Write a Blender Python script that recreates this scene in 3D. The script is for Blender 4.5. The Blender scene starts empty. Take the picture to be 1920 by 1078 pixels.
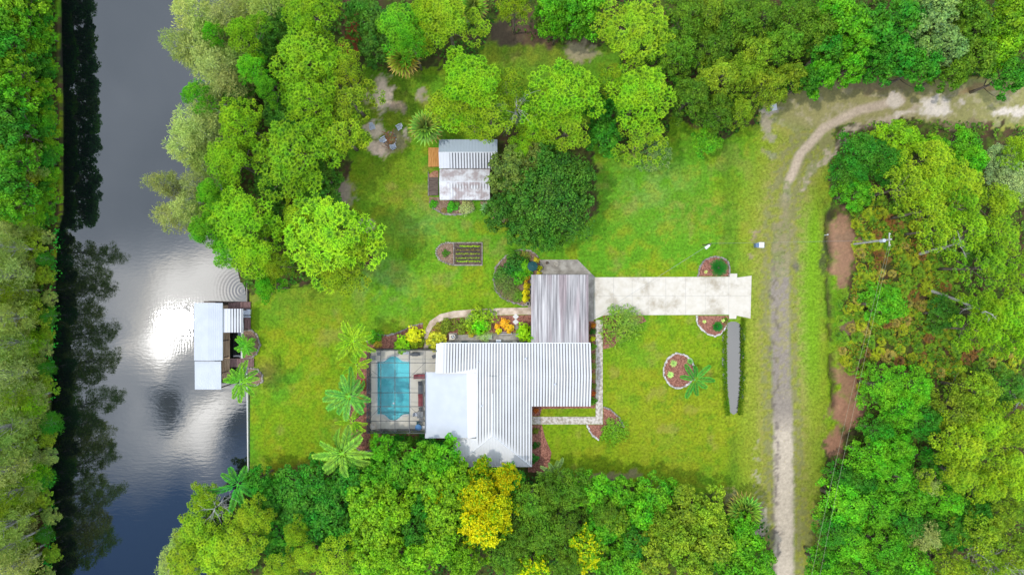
import bpy, math, random
import numpy as np
from mathutils import Vector
R = math.radians
random.seed(7); RNG = np.random.default_rng(11)
scene = bpy.context.scene
C = scene.collection

# ------------------------------------------------------------------ camera, sky, sun, exposure
H = 105.0; S = 0.08                      # drone height (m), metres per photo pixel on the ground
cd = bpy.data.cameras.new('camera'); cam = bpy.data.objects.new('camera', cd); C.objects.link(cam)
cam.location = (0, 0, H); cam.rotation_euler = (0, 0, 0)
cd.sensor_width = 36.0; cd.lens = 36.0*H/(1920*S); cd.clip_start = 0.5; cd.clip_end = 6000
scene.camera = cam
SUN = Vector((-50.6, -5.4, 105.0)).normalized()
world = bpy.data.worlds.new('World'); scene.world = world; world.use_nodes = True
scene.view_settings.view_transform = 'Standard'; scene.view_settings.look = 'None'
scene.view_settings.gamma = 1; scene.view_settings.exposure = 0.88
try: scene.view_settings.use_curve_mapping = False
except Exception: pass

def build_world():
    nt = world.node_tree; N = nt.nodes; L = nt.links; N.clear()
    def math_(op, a, b=None, c=None):
        n = N.new('ShaderNodeMath'); n.operation = op
        for i, v in enumerate((a, b, c)):
            if v is None: continue
            if isinstance(v, (int, float)): n.inputs[i].default_value = v
            else: L.new(v, n.inputs[i])
        return n.outputs[0]
    sky = N.new('ShaderNodeTexSky'); sky.sky_type = 'NISHITA'; sky.sun_disc = False
    sky.sun_elevation = math.asin(SUN.z); sky.sun_rotation = math.atan2(SUN.x, SUN.y)
    bg1 = N.new('ShaderNodeBackground'); tn = N.new('ShaderNodeMix'); tn.data_type = 'RGBA'; tn.blend_type = 'MULTIPLY'; tn.inputs[0].default_value = 1; L.new(sky.outputs[0], tn.inputs[6]); tn.inputs[7].default_value = (.30,.62,1.25,1); L.new(tn.outputs[2], bg1.inputs[0]); bg1.inputs[1].default_value = 0.06
    tc = N.new('ShaderNodeTexCoord'); sp = N.new('ShaderNodeSeparateXYZ'); L.new(tc.outputs['Generated'], sp.inputs[0])
    z = math_('MAXIMUM', sp.outputs[2], 0.12)
    u = math_('DIVIDE', sp.outputs[0], z); v = math_('DIVIDE', sp.outputs[1], z)   # cloud-layer coordinates
    cb = N.new('ShaderNodeCombineXYZ'); L.new(u, cb.inputs[0]); L.new(v, cb.inputs[1])
    nz = N.new('ShaderNodeTexNoise'); nz.inputs['Scale'].default_value = 5.5; nz.inputs['Detail'].default_value = 5
    nz.inputs['Roughness'].default_value = 0.55; L.new(cb.outputs[0], nz.inputs['Vector'])
    nf = nz.outputs[0]
    nz2 = N.new('ShaderNodeTexNoise'); nz2.inputs['Scale'].default_value = 5.0; nz2.inputs['Detail'].default_value = 6
    L.new(cb.outputs[0], nz2.inputs['Vector'])
    # warp the coordinates so that the cloud edges are ragged
    vm = N.new('ShaderNodeVectorMath'); vm.operation = 'MULTIPLY_ADD'
    L.new(nz2.outputs[1], vm.inputs[0]); vm.inputs[1].default_value = (0.26, 0.26, 0); L.new(cb.outputs[0], vm.inputs[2])
    vs = N.new('ShaderNodeVectorMath'); vs.operation = 'SUBTRACT'; L.new(vm.outputs[0], vs.inputs[0]); vs.inputs[1].default_value = (0.13, 0.13, 0)
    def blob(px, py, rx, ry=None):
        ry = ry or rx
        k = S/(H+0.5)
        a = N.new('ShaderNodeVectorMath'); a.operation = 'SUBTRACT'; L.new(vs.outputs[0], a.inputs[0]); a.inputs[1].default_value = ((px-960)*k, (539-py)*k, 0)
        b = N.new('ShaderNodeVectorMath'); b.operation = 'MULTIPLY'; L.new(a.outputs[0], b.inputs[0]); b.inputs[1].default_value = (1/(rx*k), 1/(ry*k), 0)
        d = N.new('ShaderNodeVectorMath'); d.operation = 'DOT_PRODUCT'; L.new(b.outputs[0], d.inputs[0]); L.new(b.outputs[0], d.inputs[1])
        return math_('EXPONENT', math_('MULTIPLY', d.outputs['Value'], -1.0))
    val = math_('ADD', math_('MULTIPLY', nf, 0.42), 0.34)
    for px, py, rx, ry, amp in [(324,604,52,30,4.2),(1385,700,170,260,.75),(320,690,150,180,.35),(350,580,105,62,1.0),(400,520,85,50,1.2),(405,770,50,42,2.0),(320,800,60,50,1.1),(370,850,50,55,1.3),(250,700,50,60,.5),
                            (265,490,120,75,0.55),(300,500,50,50,-0.2),(315,740,55,34,-1.3),(285,690,60,30,-0.7),(448,832,30,26,-1.6)]:  # sky patches placed by hand; the broad right one added to brighten ditch water
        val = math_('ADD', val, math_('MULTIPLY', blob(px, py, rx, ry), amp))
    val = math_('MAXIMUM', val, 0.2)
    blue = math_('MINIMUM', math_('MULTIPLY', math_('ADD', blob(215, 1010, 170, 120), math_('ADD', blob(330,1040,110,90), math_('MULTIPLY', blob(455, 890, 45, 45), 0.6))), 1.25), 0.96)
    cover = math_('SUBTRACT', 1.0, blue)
    col = N.new('ShaderNodeMix'); col.data_type = 'RGBA'
    L.new(math_('MINIMUM', math_('MULTIPLY', math_('SUBTRACT', val, 0.5), 1.0), 1.0), col.inputs[0]); col.clamp_factor = True
    col.inputs[6].default_value = (0.80, 0.92, 1.13, 1); col.inputs[7].default_value = (1.0, 0.985, 0.96, 1)
    bg2 = N.new('ShaderNodeBackground'); L.new(col.outputs[2], bg2.inputs[0]); L.new(math_('MULTIPLY', val, 1.5), bg2.inputs[1])
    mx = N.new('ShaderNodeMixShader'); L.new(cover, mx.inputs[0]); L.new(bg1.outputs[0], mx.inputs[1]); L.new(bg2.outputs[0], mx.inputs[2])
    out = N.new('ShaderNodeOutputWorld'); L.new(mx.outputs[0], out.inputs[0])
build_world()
sl = bpy.data.lights.new('sun', 'SUN'); sl.energy = 1.15; sl.angle = R(1.7); sl.color = (1, 0.965, 0.90)
so = bpy.data.objects.new('sun', sl); C.objects.link(so); so.rotation_euler = SUN.to_track_quat('Z', 'Y').to_euler(); so.location = (0, 0, 60)

# ------------------------------------------------------------------ helpers
def P(px, py, z=0.0):
    k = S*(H-z)/H
    return ((px-960)*k, (539-py)*k, z)
def tag(o, label=None, cat=None, group=None, kind=None):
    if label: o['label'] = label
    if cat: o['category'] = cat
    if group: o['group'] = group
    if kind: o['kind'] = kind
    return o
def thing(name, label, cat, loc=(0,0,0), rz=0.0, group=None, scale=None):
    o = bpy.data.objects.new(name, None); C.objects.link(o); o.location = loc; o.rotation_euler = (0, 0, rz)
    o.empty_display_size = 0.3
    if scale: o.scale = scale
    return tag(o, label, cat, group)
def link(name, mesh, parent=None, color=None, loc=None, rot=None, scale=None):
    o = bpy.data.objects.new(name, mesh); C.objects.link(o)
    if parent: o.parent = parent
    if color: o.color = (*color, 1)
    if loc: o.location = loc
    if rot: o.rotation_euler = rot
    if scale: o.scale = scale
    return o

class G:
    """collects geometry (with a per-vertex tint) and builds one mesh"""
    def __init__(s): s.V = []; s.F = []; s.T = []; s.n = 0; s.M = []
    def add(s, V, F, t=0.5, m=0):
        V = np.asarray(V, float); s.V.append(V)
        s.F += [tuple(int(i)+s.n for i in f) for f in F]; s.M += [m]*len(F)
        s.T.append(np.broadcast_to(np.asarray(t, float), (len(V),)).copy()); s.n += len(V)
    def box(s, x0, x1, y0, y1, z0, z1, t=0.5, m=0):
        V = [(x0,y0,z0),(x1,y0,z0),(x1,y1,z0),(x0,y1,z0),(x0,y0,z1),(x1,y0,z1),(x1,y1,z1),(x0,y1,z1)]
        s.add(V, [(0,3,2,1),(4,5,6,7),(0,1,5,4),(1,2,6,5),(2,3,7,6),(3,0,4,7)], t, m)
    def obox(s, c, half, rz=0, t=0.5, m=0, tilt=None):
        hx, hy, hz = half; V = []
        for z in (-hz, hz):
            for x, y in ((-hx,-hy),(hx,-hy),(hx,hy),(-hx,hy)):
                v = Vector((x, y, z))
                if tilt: v.rotate(__import__('mathutils').Euler(tilt))
                V.append((c[0]+v.x*math.cos(rz)-v.y*math.sin(rz), c[1]+v.x*math.sin(rz)+v.y*math.cos(rz), c[2]+v.z))
        s.add(V, [(0,3,2,1),(4,5,6,7),(0,1,5,4),(1,2,6,5),(2,3,7,6),(3,0,4,7)], t, m)
    def prism(s, pts, z0, z1, t=0.5, m=0):
        a = sum(pts[i][0]*pts[(i+1)%len(pts)][1]-pts[(i+1)%len(pts)][0]*pts[i][1] for i in range(len(pts)))
        if a < 0: pts = pts[::-1]
        n = len(pts)
        V = [(p[0],p[1],z0) for p in pts]+[(p[0],p[1],z1) for p in pts]
        F = [tuple(range(n-1,-1,-1)), tuple(range(n,2*n))]+[(i,(i+1)%n,n+(i+1)%n,n+i) for i in range(n)]
        s.add(V, F, t, m)
    def tube(s, pts, rad, sides=6, t=0.5, m=0, cap=True):
        pts = [Vector(p) for p in pts]; n = len(pts)
        if not hasattr(rad, '__len__'): rad = [rad]*n
        V = []
        for i, p in enumerate(pts):
            d = (pts[min(i+1,n-1)]-pts[max(i-1,0)]).normalized()
            a = d.orthogonal().normalized() if abs(d.z) < .99 else Vector((1,0,0))
            a = (a-d*a.dot(d)).normalized(); b = d.cross(a)
            for k in range(sides):
                w = 2*math.pi*k/sides; q = p+(a*math.cos(w)+b*math.sin(w))*rad[i]; V.append(tuple(q))
        F = [(i*sides+k, i*sides+(k+1)%sides, (i+1)*sides+(k+1)%sides, (i+1)*sides+k) for i in range(n-1) for k in range(sides)]
        if cap: F += [tuple(range(sides-1,-1,-1)), tuple((n-1)*sides+k for k in range(sides))]
        s.add(V, F, t, m)
    def cyl(s, x, y, z0, z1, r, r2=None, sides=16, t=0.5, m=0):
        s.tube([(x,y,z0),(x,y,z1)], [r, r if r2 is None else r2], sides, t, m)
    def leaves(s, c, a, b, t0=0.3, t1=0.8, m=0):
        c = np.asarray(c); a = np.asarray(a); b = np.asarray(b); n = len(c)
        V = np.stack([c, c+.5*a+b, c+a, c+.5*a-b], 1).reshape(-1, 3)
        t0 = np.broadcast_to(t0, (n,)); t1 = np.broadcast_to(t1, (n,))
        T = np.stack([t0, (t0+t1)/2, t1, (t0+t1)/2], 1).reshape(-1)
        F = (np.arange(n)[:,None]*4+np.arange(4)).tolist()
        s.V.append(V); s.F += [tuple(i+s.n for i in f) for f in F]; s.M += [m]*n; s.T.append(T); s.n += 4*n
    def mesh(s, name, mats, smooth=False):
        me = bpy.data.meshes.new(name); V = np.concatenate(s.V)
        me.from_pydata(V.tolist(), [], s.F)
        at = me.attributes.new('tint', 'FLOAT', 'POINT'); at.data.foreach_set('value', np.concatenate(s.T).astype(np.float32))
        for mt in (mats if isinstance(mats, (list, tuple)) else [mats]): me.materials.append(mt)
        if any(s.M): me.polygons.foreach_set('material_index', s.M)
        if smooth: me.polygons.foreach_set('use_smooth', [True]*len(me.polygons))
        me.update(); return me
    def build(s, name, mats, parent=None, smooth=False, color=None, **k):
        return link(name, s.mesh(name, mats, smooth), parent, color, **k)

# ------------------------------------------------------------------ materials
def newmat(name):
    m = bpy.data.materials.new(name); m.use_nodes = True; nt = m.node_tree
    return m, nt, nt.nodes, nt.links, nt.nodes['Principled BSDF']
def setp(b, col=None, rough=None, metal=None, spec=None, ior=None):
    if col: b.inputs['Base Color'].default_value = (*col, 1)
    if rough is not None: b.inputs['Roughness'].default_value = rough
    if metal is not None: b.inputs['Metallic'].default_value = metal
    if spec is not None: b.inputs['Specular IOR Level'].default_value = spec
    if ior is not None: b.inputs['IOR'].default_value = ior
def noisy(name, c1, c2, scale=3.0, rough=0.8, detail=5, stretch=(1,1,1), bump=0.0, lo=0.35, hi=0.65, c3=None, scale3=0.6, spec=0.3):
    """two-tone noise material, optional third tone in larger patches"""
    m, nt, N, L, b = newmat(name); setp(b, rough=rough, spec=spec)
    tc = N.new('ShaderNodeTexCoord'); mp = N.new('ShaderNodeMapping'); mp.inputs['Scale'].default_value = stretch
    L.new(tc.outputs['Object'], mp.inputs[0])
    nz = N.new('ShaderNodeTexNoise'); nz.inputs['Scale'].default_value = scale; nz.inputs['Detail'].default_value = detail
    L.new(mp.outputs[0], nz.inputs['Vector'])
    cr = N.new('ShaderNodeValToRGB'); cr.color_ramp.elements[0].position = lo; cr.color_ramp.elements[1].position = hi
    cr.color_ramp.elements[0].color = (*c1, 1); cr.color_ramp.elements[1].color = (*c2, 1)
    L.new(nz.outputs[0], cr.inputs[0]); out = cr.outputs[0]
    if c3:
        n3 = N.new('ShaderNodeTexNoise'); n3.inputs['Scale'].default_value = scale3; n3.inputs['Detail'].default_value = 6; n3.inputs['Roughness'].default_value = 0.65
        L.new(tc.outputs['Object'], n3.inputs['Vector'])
        r3 = N.new('ShaderNodeValToRGB'); r3.color_ramp.elements[0].position = .5; r3.color_ramp.elements[1].position = .66
        L.new(n3.outputs[0], r3.inputs[0])
        mx = N.new('ShaderNodeMix'); mx.data_type = 'RGBA'; L.new(r3.outputs[0], mx.inputs[0]); L.new(out, mx.inputs[6]); mx.inputs[7].default_value = (*c3, 1)
        out = mx.outputs[2]
    L.new(out, b.inputs['Base Color'])
    if bump:
        bp = N.new('ShaderNodeBump'); bp.inputs['Strength'].default_value = bump; bp.inputs['Distance'].default_value = .05
        L.new(nz.outputs[0], bp.inputs['Height']); L.new(bp.outputs[0], b.inputs['Normal'])
    return m
def plain(name, col, rough=0.5, metal=0.0, spec=0.5):
    k = 0.82
    return noisy(name, tuple(c*k for c in col), tuple(min(1, c*1.08) for c in col), scale=6, rough=rough, lo=.3, hi=.7, spec=spec) if metal == 0 else metal_mat(name, col, rough, metal)
def metal_mat(name, col, rough, metal):
    m, nt, N, L, b = newmat(name); setp(b, col, rough, metal); return m

def foliage_mat(name='foliage', trans=0.28):
    m, nt, N, L, b = newmat(name)
    oi = N.new('ShaderNodeObjectInfo'); at = N.new('ShaderNodeAttribute'); at.attribute_name = 'tint'
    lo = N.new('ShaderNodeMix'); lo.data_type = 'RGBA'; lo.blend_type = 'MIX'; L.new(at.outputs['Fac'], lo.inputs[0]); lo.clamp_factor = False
    lo.inputs[6].default_value = (.20, .40, .50, 1); lo.inputs[7].default_value = (2.75, 2.8, 1.3, 1)  # dark bases and bright tips also paint shade and highlight into leaf colour
    mu = N.new('ShaderNodeMix'); mu.data_type = 'RGBA'; mu.blend_type = 'MULTIPLY'; mu.inputs[0].default_value = 1
    L.new(oi.outputs['Color'], mu.inputs[6]); L.new(lo.outputs[2], mu.inputs[7])
    hs = N.new('ShaderNodeHueSaturation'); L.new(mu.outputs[2], hs.inputs['Color'])
    nz = N.new('ShaderNodeTexNoise'); nz.inputs['Scale'].default_value = 0.55; nz.inputs['Detail'].default_value = 3
    ge = N.new('ShaderNodeNewGeometry'); L.new(ge.outputs['Position'], nz.inputs['Vector'])
    mr = N.new('ShaderNodeMapRange'); L.new(nz.outputs[0], mr.inputs[0]); mr.inputs[1].default_value = .3; mr.inputs[2].default_value = .7; mr.inputs[3].default_value = .475; mr.inputs[4].default_value = .515
    L.new(mr.outputs[0], hs.inputs['Hue'])
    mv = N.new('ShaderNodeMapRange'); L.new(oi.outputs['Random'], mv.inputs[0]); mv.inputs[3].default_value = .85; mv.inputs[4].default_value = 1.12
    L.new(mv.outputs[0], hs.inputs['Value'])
    L.new(hs.outputs[0], b.inputs['Base Color']); setp(b, rough=.65, spec=.22)
    tr = N.new('ShaderNodeBsdfTranslucent'); L.new(hs.outputs[0], tr.inputs[0])
    mx = N.new('ShaderNodeMixShader'); mx.inputs[0].default_value = trans; L.new(b.outputs[0], mx.inputs[1]); L.new(tr.outputs[0], mx.inputs[2])
    L.new(mx.outputs[0], N['Material Output'].inputs[0]); return m
FOL = foliage_mat()
BARK = noisy('bark', (.10,.075,.055), (.24,.20,.16), 4, stretch=(1,1,.3), bump=.4)
DEADWOOD = noisy('dead_wood', (.26,.25,.23), (.48,.47,.44), 4)

def roof_mat(name, white, pan, period=0.42, phase=0.0, axis=0, dirt=None, dirtfac=0.0, rough=.35):
    """painted sheet metal: ribs are geometry, the grey of the pans is painted-in shade for stripe contrast"""
    m, nt, N, L, b = newmat(name); setp(b, rough=.6, spec=.25)
    ge = N.new('ShaderNodeNewGeometry'); sp = N.new('ShaderNodeSeparateXYZ'); L.new(ge.outputs['Position'], sp.inputs[0])
    def mm(op, a, bb):
        n = N.new('ShaderNodeMath'); n.operation = op
        for i, v in enumerate((a, bb)):
            if isinstance(v, (int, float)): n.inputs[i].default_value = v
            else: L.new(v, n.inputs[i])
        return n.outputs[0]
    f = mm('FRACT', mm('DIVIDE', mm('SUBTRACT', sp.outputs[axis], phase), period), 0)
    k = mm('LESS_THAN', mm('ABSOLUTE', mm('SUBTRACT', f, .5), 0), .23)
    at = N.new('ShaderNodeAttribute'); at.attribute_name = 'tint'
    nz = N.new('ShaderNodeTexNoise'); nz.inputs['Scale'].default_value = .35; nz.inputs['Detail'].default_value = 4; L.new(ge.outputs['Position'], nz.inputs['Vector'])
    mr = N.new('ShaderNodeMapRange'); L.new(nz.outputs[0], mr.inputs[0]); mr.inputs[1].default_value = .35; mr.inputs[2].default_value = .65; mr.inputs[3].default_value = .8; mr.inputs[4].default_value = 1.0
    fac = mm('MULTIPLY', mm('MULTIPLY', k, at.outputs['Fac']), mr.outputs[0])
    mx = N.new('ShaderNodeMix'); mx.data_type = 'RGBA'; L.new(fac, mx.inputs[0]); mx.inputs[6].default_value = (*white, 1); mx.inputs[7].default_value = (*pan, 1)  # light and dark striping of the ribs put into the colour
    out = mx.outputs[2]
    if dirt:
        n2 = N.new('ShaderNodeTexNoise'); n2.inputs['Scale'].default_value = .7; n2.inputs['Detail'].default_value = 7; n2.inputs['Roughness'].default_value = .65
        L.new(ge.outputs['Position'], n2.inputs['Vector'])
        r2 = N.new('ShaderNodeMapRange'); L.new(n2.outputs[0], r2.inputs[0]); r2.inputs[1].default_value = .44; r2.inputs[2].default_value = .58; r2.inputs[3].default_value = 0; r2.inputs[4].default_value = dirtfac
        m2 = N.new('ShaderNodeMix'); m2.data_type = 'RGBA'; L.new(r2.outputs[0], m2.inputs[0]); L.new(out, m2.inputs[6]); m2.inputs[7].default_value = (*dirt, 1); out = m2.outputs[2]
    L.new(out, b.inputs['Base Color']); return m

MULCH_RED = noisy('red_mulch', (.12,.04,.025), (.34,.15,.10), 5, bump=.5)
MULCH_BROWN = noisy('brown_mulch', (.13,.075,.045), (.27,.18,.12), 5, bump=.5)
SOIL = noisy('garden_soil', (.05,.032,.022), (.13,.09,.065), 4, bump=.5)
CONC = noisy('pale_concrete', (.51,.46,.375), (.56,.515,.44), 1.2, c3=(.33,.28,.205), scale3=.28)
CONC_WHITE = noisy('white_concrete', (.56,.54,.50), (.62,.60,.56), 1.5)
CONC_GREY = noisy('grey_concrete', (.22,.195,.16), (.36,.33,.28), 1.1, c3=(.17,.15,.12), scale3=.5)
PATHM = noisy('path_concrete', (.34,.25,.17), (.60,.48,.37), 1.0, c3=(.29,.25,.20), scale3=.4)
WALKM = noisy('walk_concrete', (.28,.24,.18), (.52,.47,.41), 2.6, lo=.38, hi=.58)
DECKM = noisy('pool_deck_paint', (.58,.53,.43), (.64,.59,.49), 1.0)
STONE = noisy('edging_stone', (.13,.11,.095), (.32,.28,.24), 3)
STONE_WHITE = noisy('white_stone', (.26,.23,.20), (.60,.57,.52), 3)
WOOD_RED = noisy('red_brown_wood', (.10,.055,.05), (.24,.14,.13), 2.5, stretch=(5,.5,1))
WOOD_TAN = noisy('tan_wood', (.26,.16,.09), (.46,.33,.22), 2.5, stretch=(6,.4,1))
WOOD_ORANGE = noisy('orange_wood', (.40,.17,.04), (.55,.27,.08), 2.5, stretch=(5,.5,1))
WOOD_DARK = noisy('dark_wood', (.06,.04,.032), (.15,.11,.09), 3, stretch=(.6,6,1))
BRICK = noisy('brick_paving', (.22,.09,.05), (.38,.2,.12), 4)
WALLM = noisy('stucco_wall', (.50,.46,.38), (.58,.54,.46), 4)
WHITE = plain('white_paint', (.66,.67,.68), .4)
WHITE_ROOF = noisy('blue_white_roof', (.43,.455,.49), (.465,.49,.525), .8, rough=.6, spec=.2)
DGREY = plain('dark_grey', (.07,.075,.085), .5)
MGREY = plain('mid_grey', (.22,.225,.23), .5)
LGREY = plain('light_grey', (.45,.48,.54), .5)
RED = plain('red_fabric', (.28,.035,.04), .7)
BLUEC = plain('blue_plastic', (.04,.22,.50), .35)
TEAL = plain('teal_fabric', (.004,.06,.06), .8)
BLACK = plain('black_rubber', (.02,.02,.02), .6)
ALU = plain('bronze_frame', (.045,.048,.05), .5)
GLASS = plain('window_glass', (.03,.04,.05), .08)
CREAM = plain('cream_plaster', (.55,.49,.38), .6)
ORANGE = plain('ember_bark', (.30,.13,.05), .8)

# carport roof: streaks running down the sheet
def streak_mat():
    m, nt, N, L, b = newmat('weathered_carport_roof'); setp(b, rough=.55)
    ge = N.new('ShaderNodeNewGeometry')
    def streak(sx, sy, sc, det=6, off=0):
        mp = N.new('ShaderNodeMapping'); mp.inputs['Scale'].default_value = (sx, sy, 0); mp.inputs['Location'].default_value = (off, off, 0); L.new(ge.outputs['Position'], mp.inputs[0])
        nz = N.new('ShaderNodeTexNoise'); nz.inputs['Scale'].default_value = sc; nz.inputs['Detail'].default_value = det; nz.inputs['Roughness'].default_value = .6; L.new(mp.outputs[0], nz.inputs['Vector']); return nz.outputs[0]
    cr = N.new('ShaderNodeValToRGB'); e = cr.color_ramp.elements; e[0].position = .28; e[0].color = (.05,.047,.047,1); e[1].position = .66; e[1].color = (.51,.485,.47,1)
    e2 = e.new(.46); e2.color = (.235,.22,.22,1)
    L.new(streak(4.5, .12, 1.0), cr.inputs[0])
    c2 = N.new('ShaderNodeValToRGB'); c2.color_ramp.elements[0].position = .48; c2.color_ramp.elements[1].position = .6
    L.new(streak(.6, .05, 1.0, 2, 5), c2.inputs[0])
    mx = N.new('ShaderNodeMix'); mx.data_type = 'RGBA'; mx.blend_type = 'MULTIPLY'; L.new(c2.outputs[0], mx.inputs[0]); L.new(cr.outputs[0], mx.inputs[6]); mx.inputs[7].default_value = (.78,.66,.68,1)
    L.new(mx.outputs[2], b.inputs['Base Color']); return m
CARPORT_ROOF = streak_mat()

# ------------------------------------------------------------------ value noise and polygons (numpy)
def vnoise(x, y, seed=0):
    xi = np.floor(x).astype(np.int64); yi = np.floor(y).astype(np.int64); fx = x-xi; fy = y-yi
    fx = fx*fx*(3-2*fx); fy = fy*fy*(3-2*fy)
    def h(a, b):
        n = (a*374761393+b*668265263+seed*1442695041) & 0xffffffff
        n = ((n ^ (n >> 13))*1274126177) & 0xffffffff
        return ((n ^ (n >> 16)) & 0xffff)/65535.0
    return (h(xi,yi)*(1-fx)+h(xi+1,yi)*fx)*(1-fy)+(h(xi,yi+1)*(1-fx)+h(xi+1,yi+1)*fx)*fy
def fbm(x, y, seed=0, octv=4):
    v = 0; a = .5; t = 0
    for i in range(octv): v = v+a*vnoise(x*2**i, y*2**i, seed+i*17); t += a; a *= .55
    return v/t
def inpoly(u, v, poly):
    c = np.zeros(u.shape, bool); n = len(poly)
    for i in range(n):
        x0, y0 = poly[i]; x1, y1 = poly[(i+1) % n]
        if y0 == y1: continue
        k = ((y0 > v) != (y1 > v)) & (u < (x1-x0)*(v-y0)/(y1-y0)+x0); c ^= k
    return c
def dline(u, v, line):
    """distance (px) to a polyline and position along it"""
    best = np.full(u.shape, 1e9)
    for (x0, y0), (x1, y1) in zip(line, line[1:]):
        dx, dy = x1-x0, y1-y0; t = np.clip(((u-x0)*dx+(v-y0)*dy)/(dx*dx+dy*dy), 0, 1)
        best = np.minimum(best, np.hypot(u-x0-t*dx, v-y0-t*dy))
    return best
def pp(pts, z=0): return [P(x, y, z)[:2] for x, y in pts]
def sstep(a, b, x):
    t = np.clip((x-a)/(b-a), 0, 1); return t*t*(3-2*t)

# ------------------------------------------------------------------ ground
LB = ([-400, 0, 200, 400, 440, 560, 700, 1078, 1500], [108, 108, 112, 112, 100, 98, 90, 86, 86])       # left bank x by y
RB = ([-400, 0, 300, 430, 535, 545, 885, 900, 960, 1078, 1500], [432, 432, 425, 432, 452, 463, 465, 462, 430, 400, 390])
def bankL(v): return np.interp(v, LB[0], LB[1])
def bankR(v): return np.interp(v, RB[0], RB[1])
SWALE = [(1372,-60),(1368,160),(1368,480),(1375,512)]
POND = [(1378,598),(1390,615),(1393,650),(1391,700),(1386,750),(1379,790),(1376,812),(1371,790),(1364,750),(1359,700),(1359,640),(1364,612),(1372,598)]
POND_LINE = [(1377,600),(1376,700),(1376,800)]
DITCH_R = [(1553,380),(1556,480),(1555,560),(1560,620),(1562,700),(1566,760)]
FOREST = [  # areas of leaf litter and brush under the trees
    [(300,-60),(900,-60),(935,20),(900,110),(760,130),(690,130),(655,200),(660,300),(640,380),(690,420),(700,480),(660,530),(560,530),(505,555),(440,555),(300,560)],
    [(900,-60),(1160,-60),(1170,90),(1010,80),(960,60)],
    [(1150,-60),(1990,-60),(1990,140),(1900,140),(1790,145),(1680,130),(1560,150),(1430,190),(1420,235),(1350,260),(1260,215),(1240,290),(1140,280),(1110,215),(1165,110)],
    [(1570,235),(1700,225),(1990,240),(1990,1200),(1535,1200),(1545,830),(1600,760),(1590,690),(1570,620),(1590,540),(1580,430),(1560,380),(1560,300)],
    [(330,880),(470,900),(590,890),(700,860),(850,840),(990,880),(1100,905),(1220,915),(1330,930),(1420,950),(1440,1000),(1440,1200),(300,1200)],
    [(-200,-60),(112,-60),(112,400),(100,440),(90,700),(86,1200),(-200,1200)],
    [(905,235),(1110,240),(1120,400),(1080,440),(960,440),(915,380)]]
ROAD = [(1466,1300),(1470,1078),(1470,900),(1466,700),(1462,600),(1463,500),(1470,400),(1478,345),(1500,290),(1545,240),(1610,207),(1690,188)]
def ground_z(u, v):
    z = np.zeros(u.shape)
    w = (u > bankL(v)) & (u < bankR(v))
    d = np.minimum(u-bankL(v), bankR(v)-u)
    dep = sstep(0, 10, d)*2.2
    wall = (v > 530) & (v < 890)
    depw = sstep(-3, 0, bankR(v)-u)*1.6
    z = np.where(w, -dep, 0); z = np.where(wall & (u > 300), np.minimum(z, -depw*(u < bankR(v)+3)), z)
    z -= .28*np.exp(-(dline(u, v, SWALE)/14)**2)
    z -= .75*np.exp(-((dline(u, v, POND_LINE)+14*(fbm(u/9, v/9, 71, 3)-.5))/19)**2)*sstep(590, 622, v)*sstep(838, 690, v)
    z -= .9*np.exp(-(dline(u+14*(fbm(u/18, v/18, 61)-.5), v, DITCH_R)/6)**2)*sstep(.25,.55,fbm(u/26, v/26, 62))
    z += .25*(fbm(u/60, v/60, 3)-.5)*(~w)*((u > 1480) | (v < 250) | (u < 100))*np.clip(np.abs(u-1470)/60, 0, 1)
    return z
def lerp(a, b, t): return a*(1-t[..., None])+np.asarray(b)*t[..., None]
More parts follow.
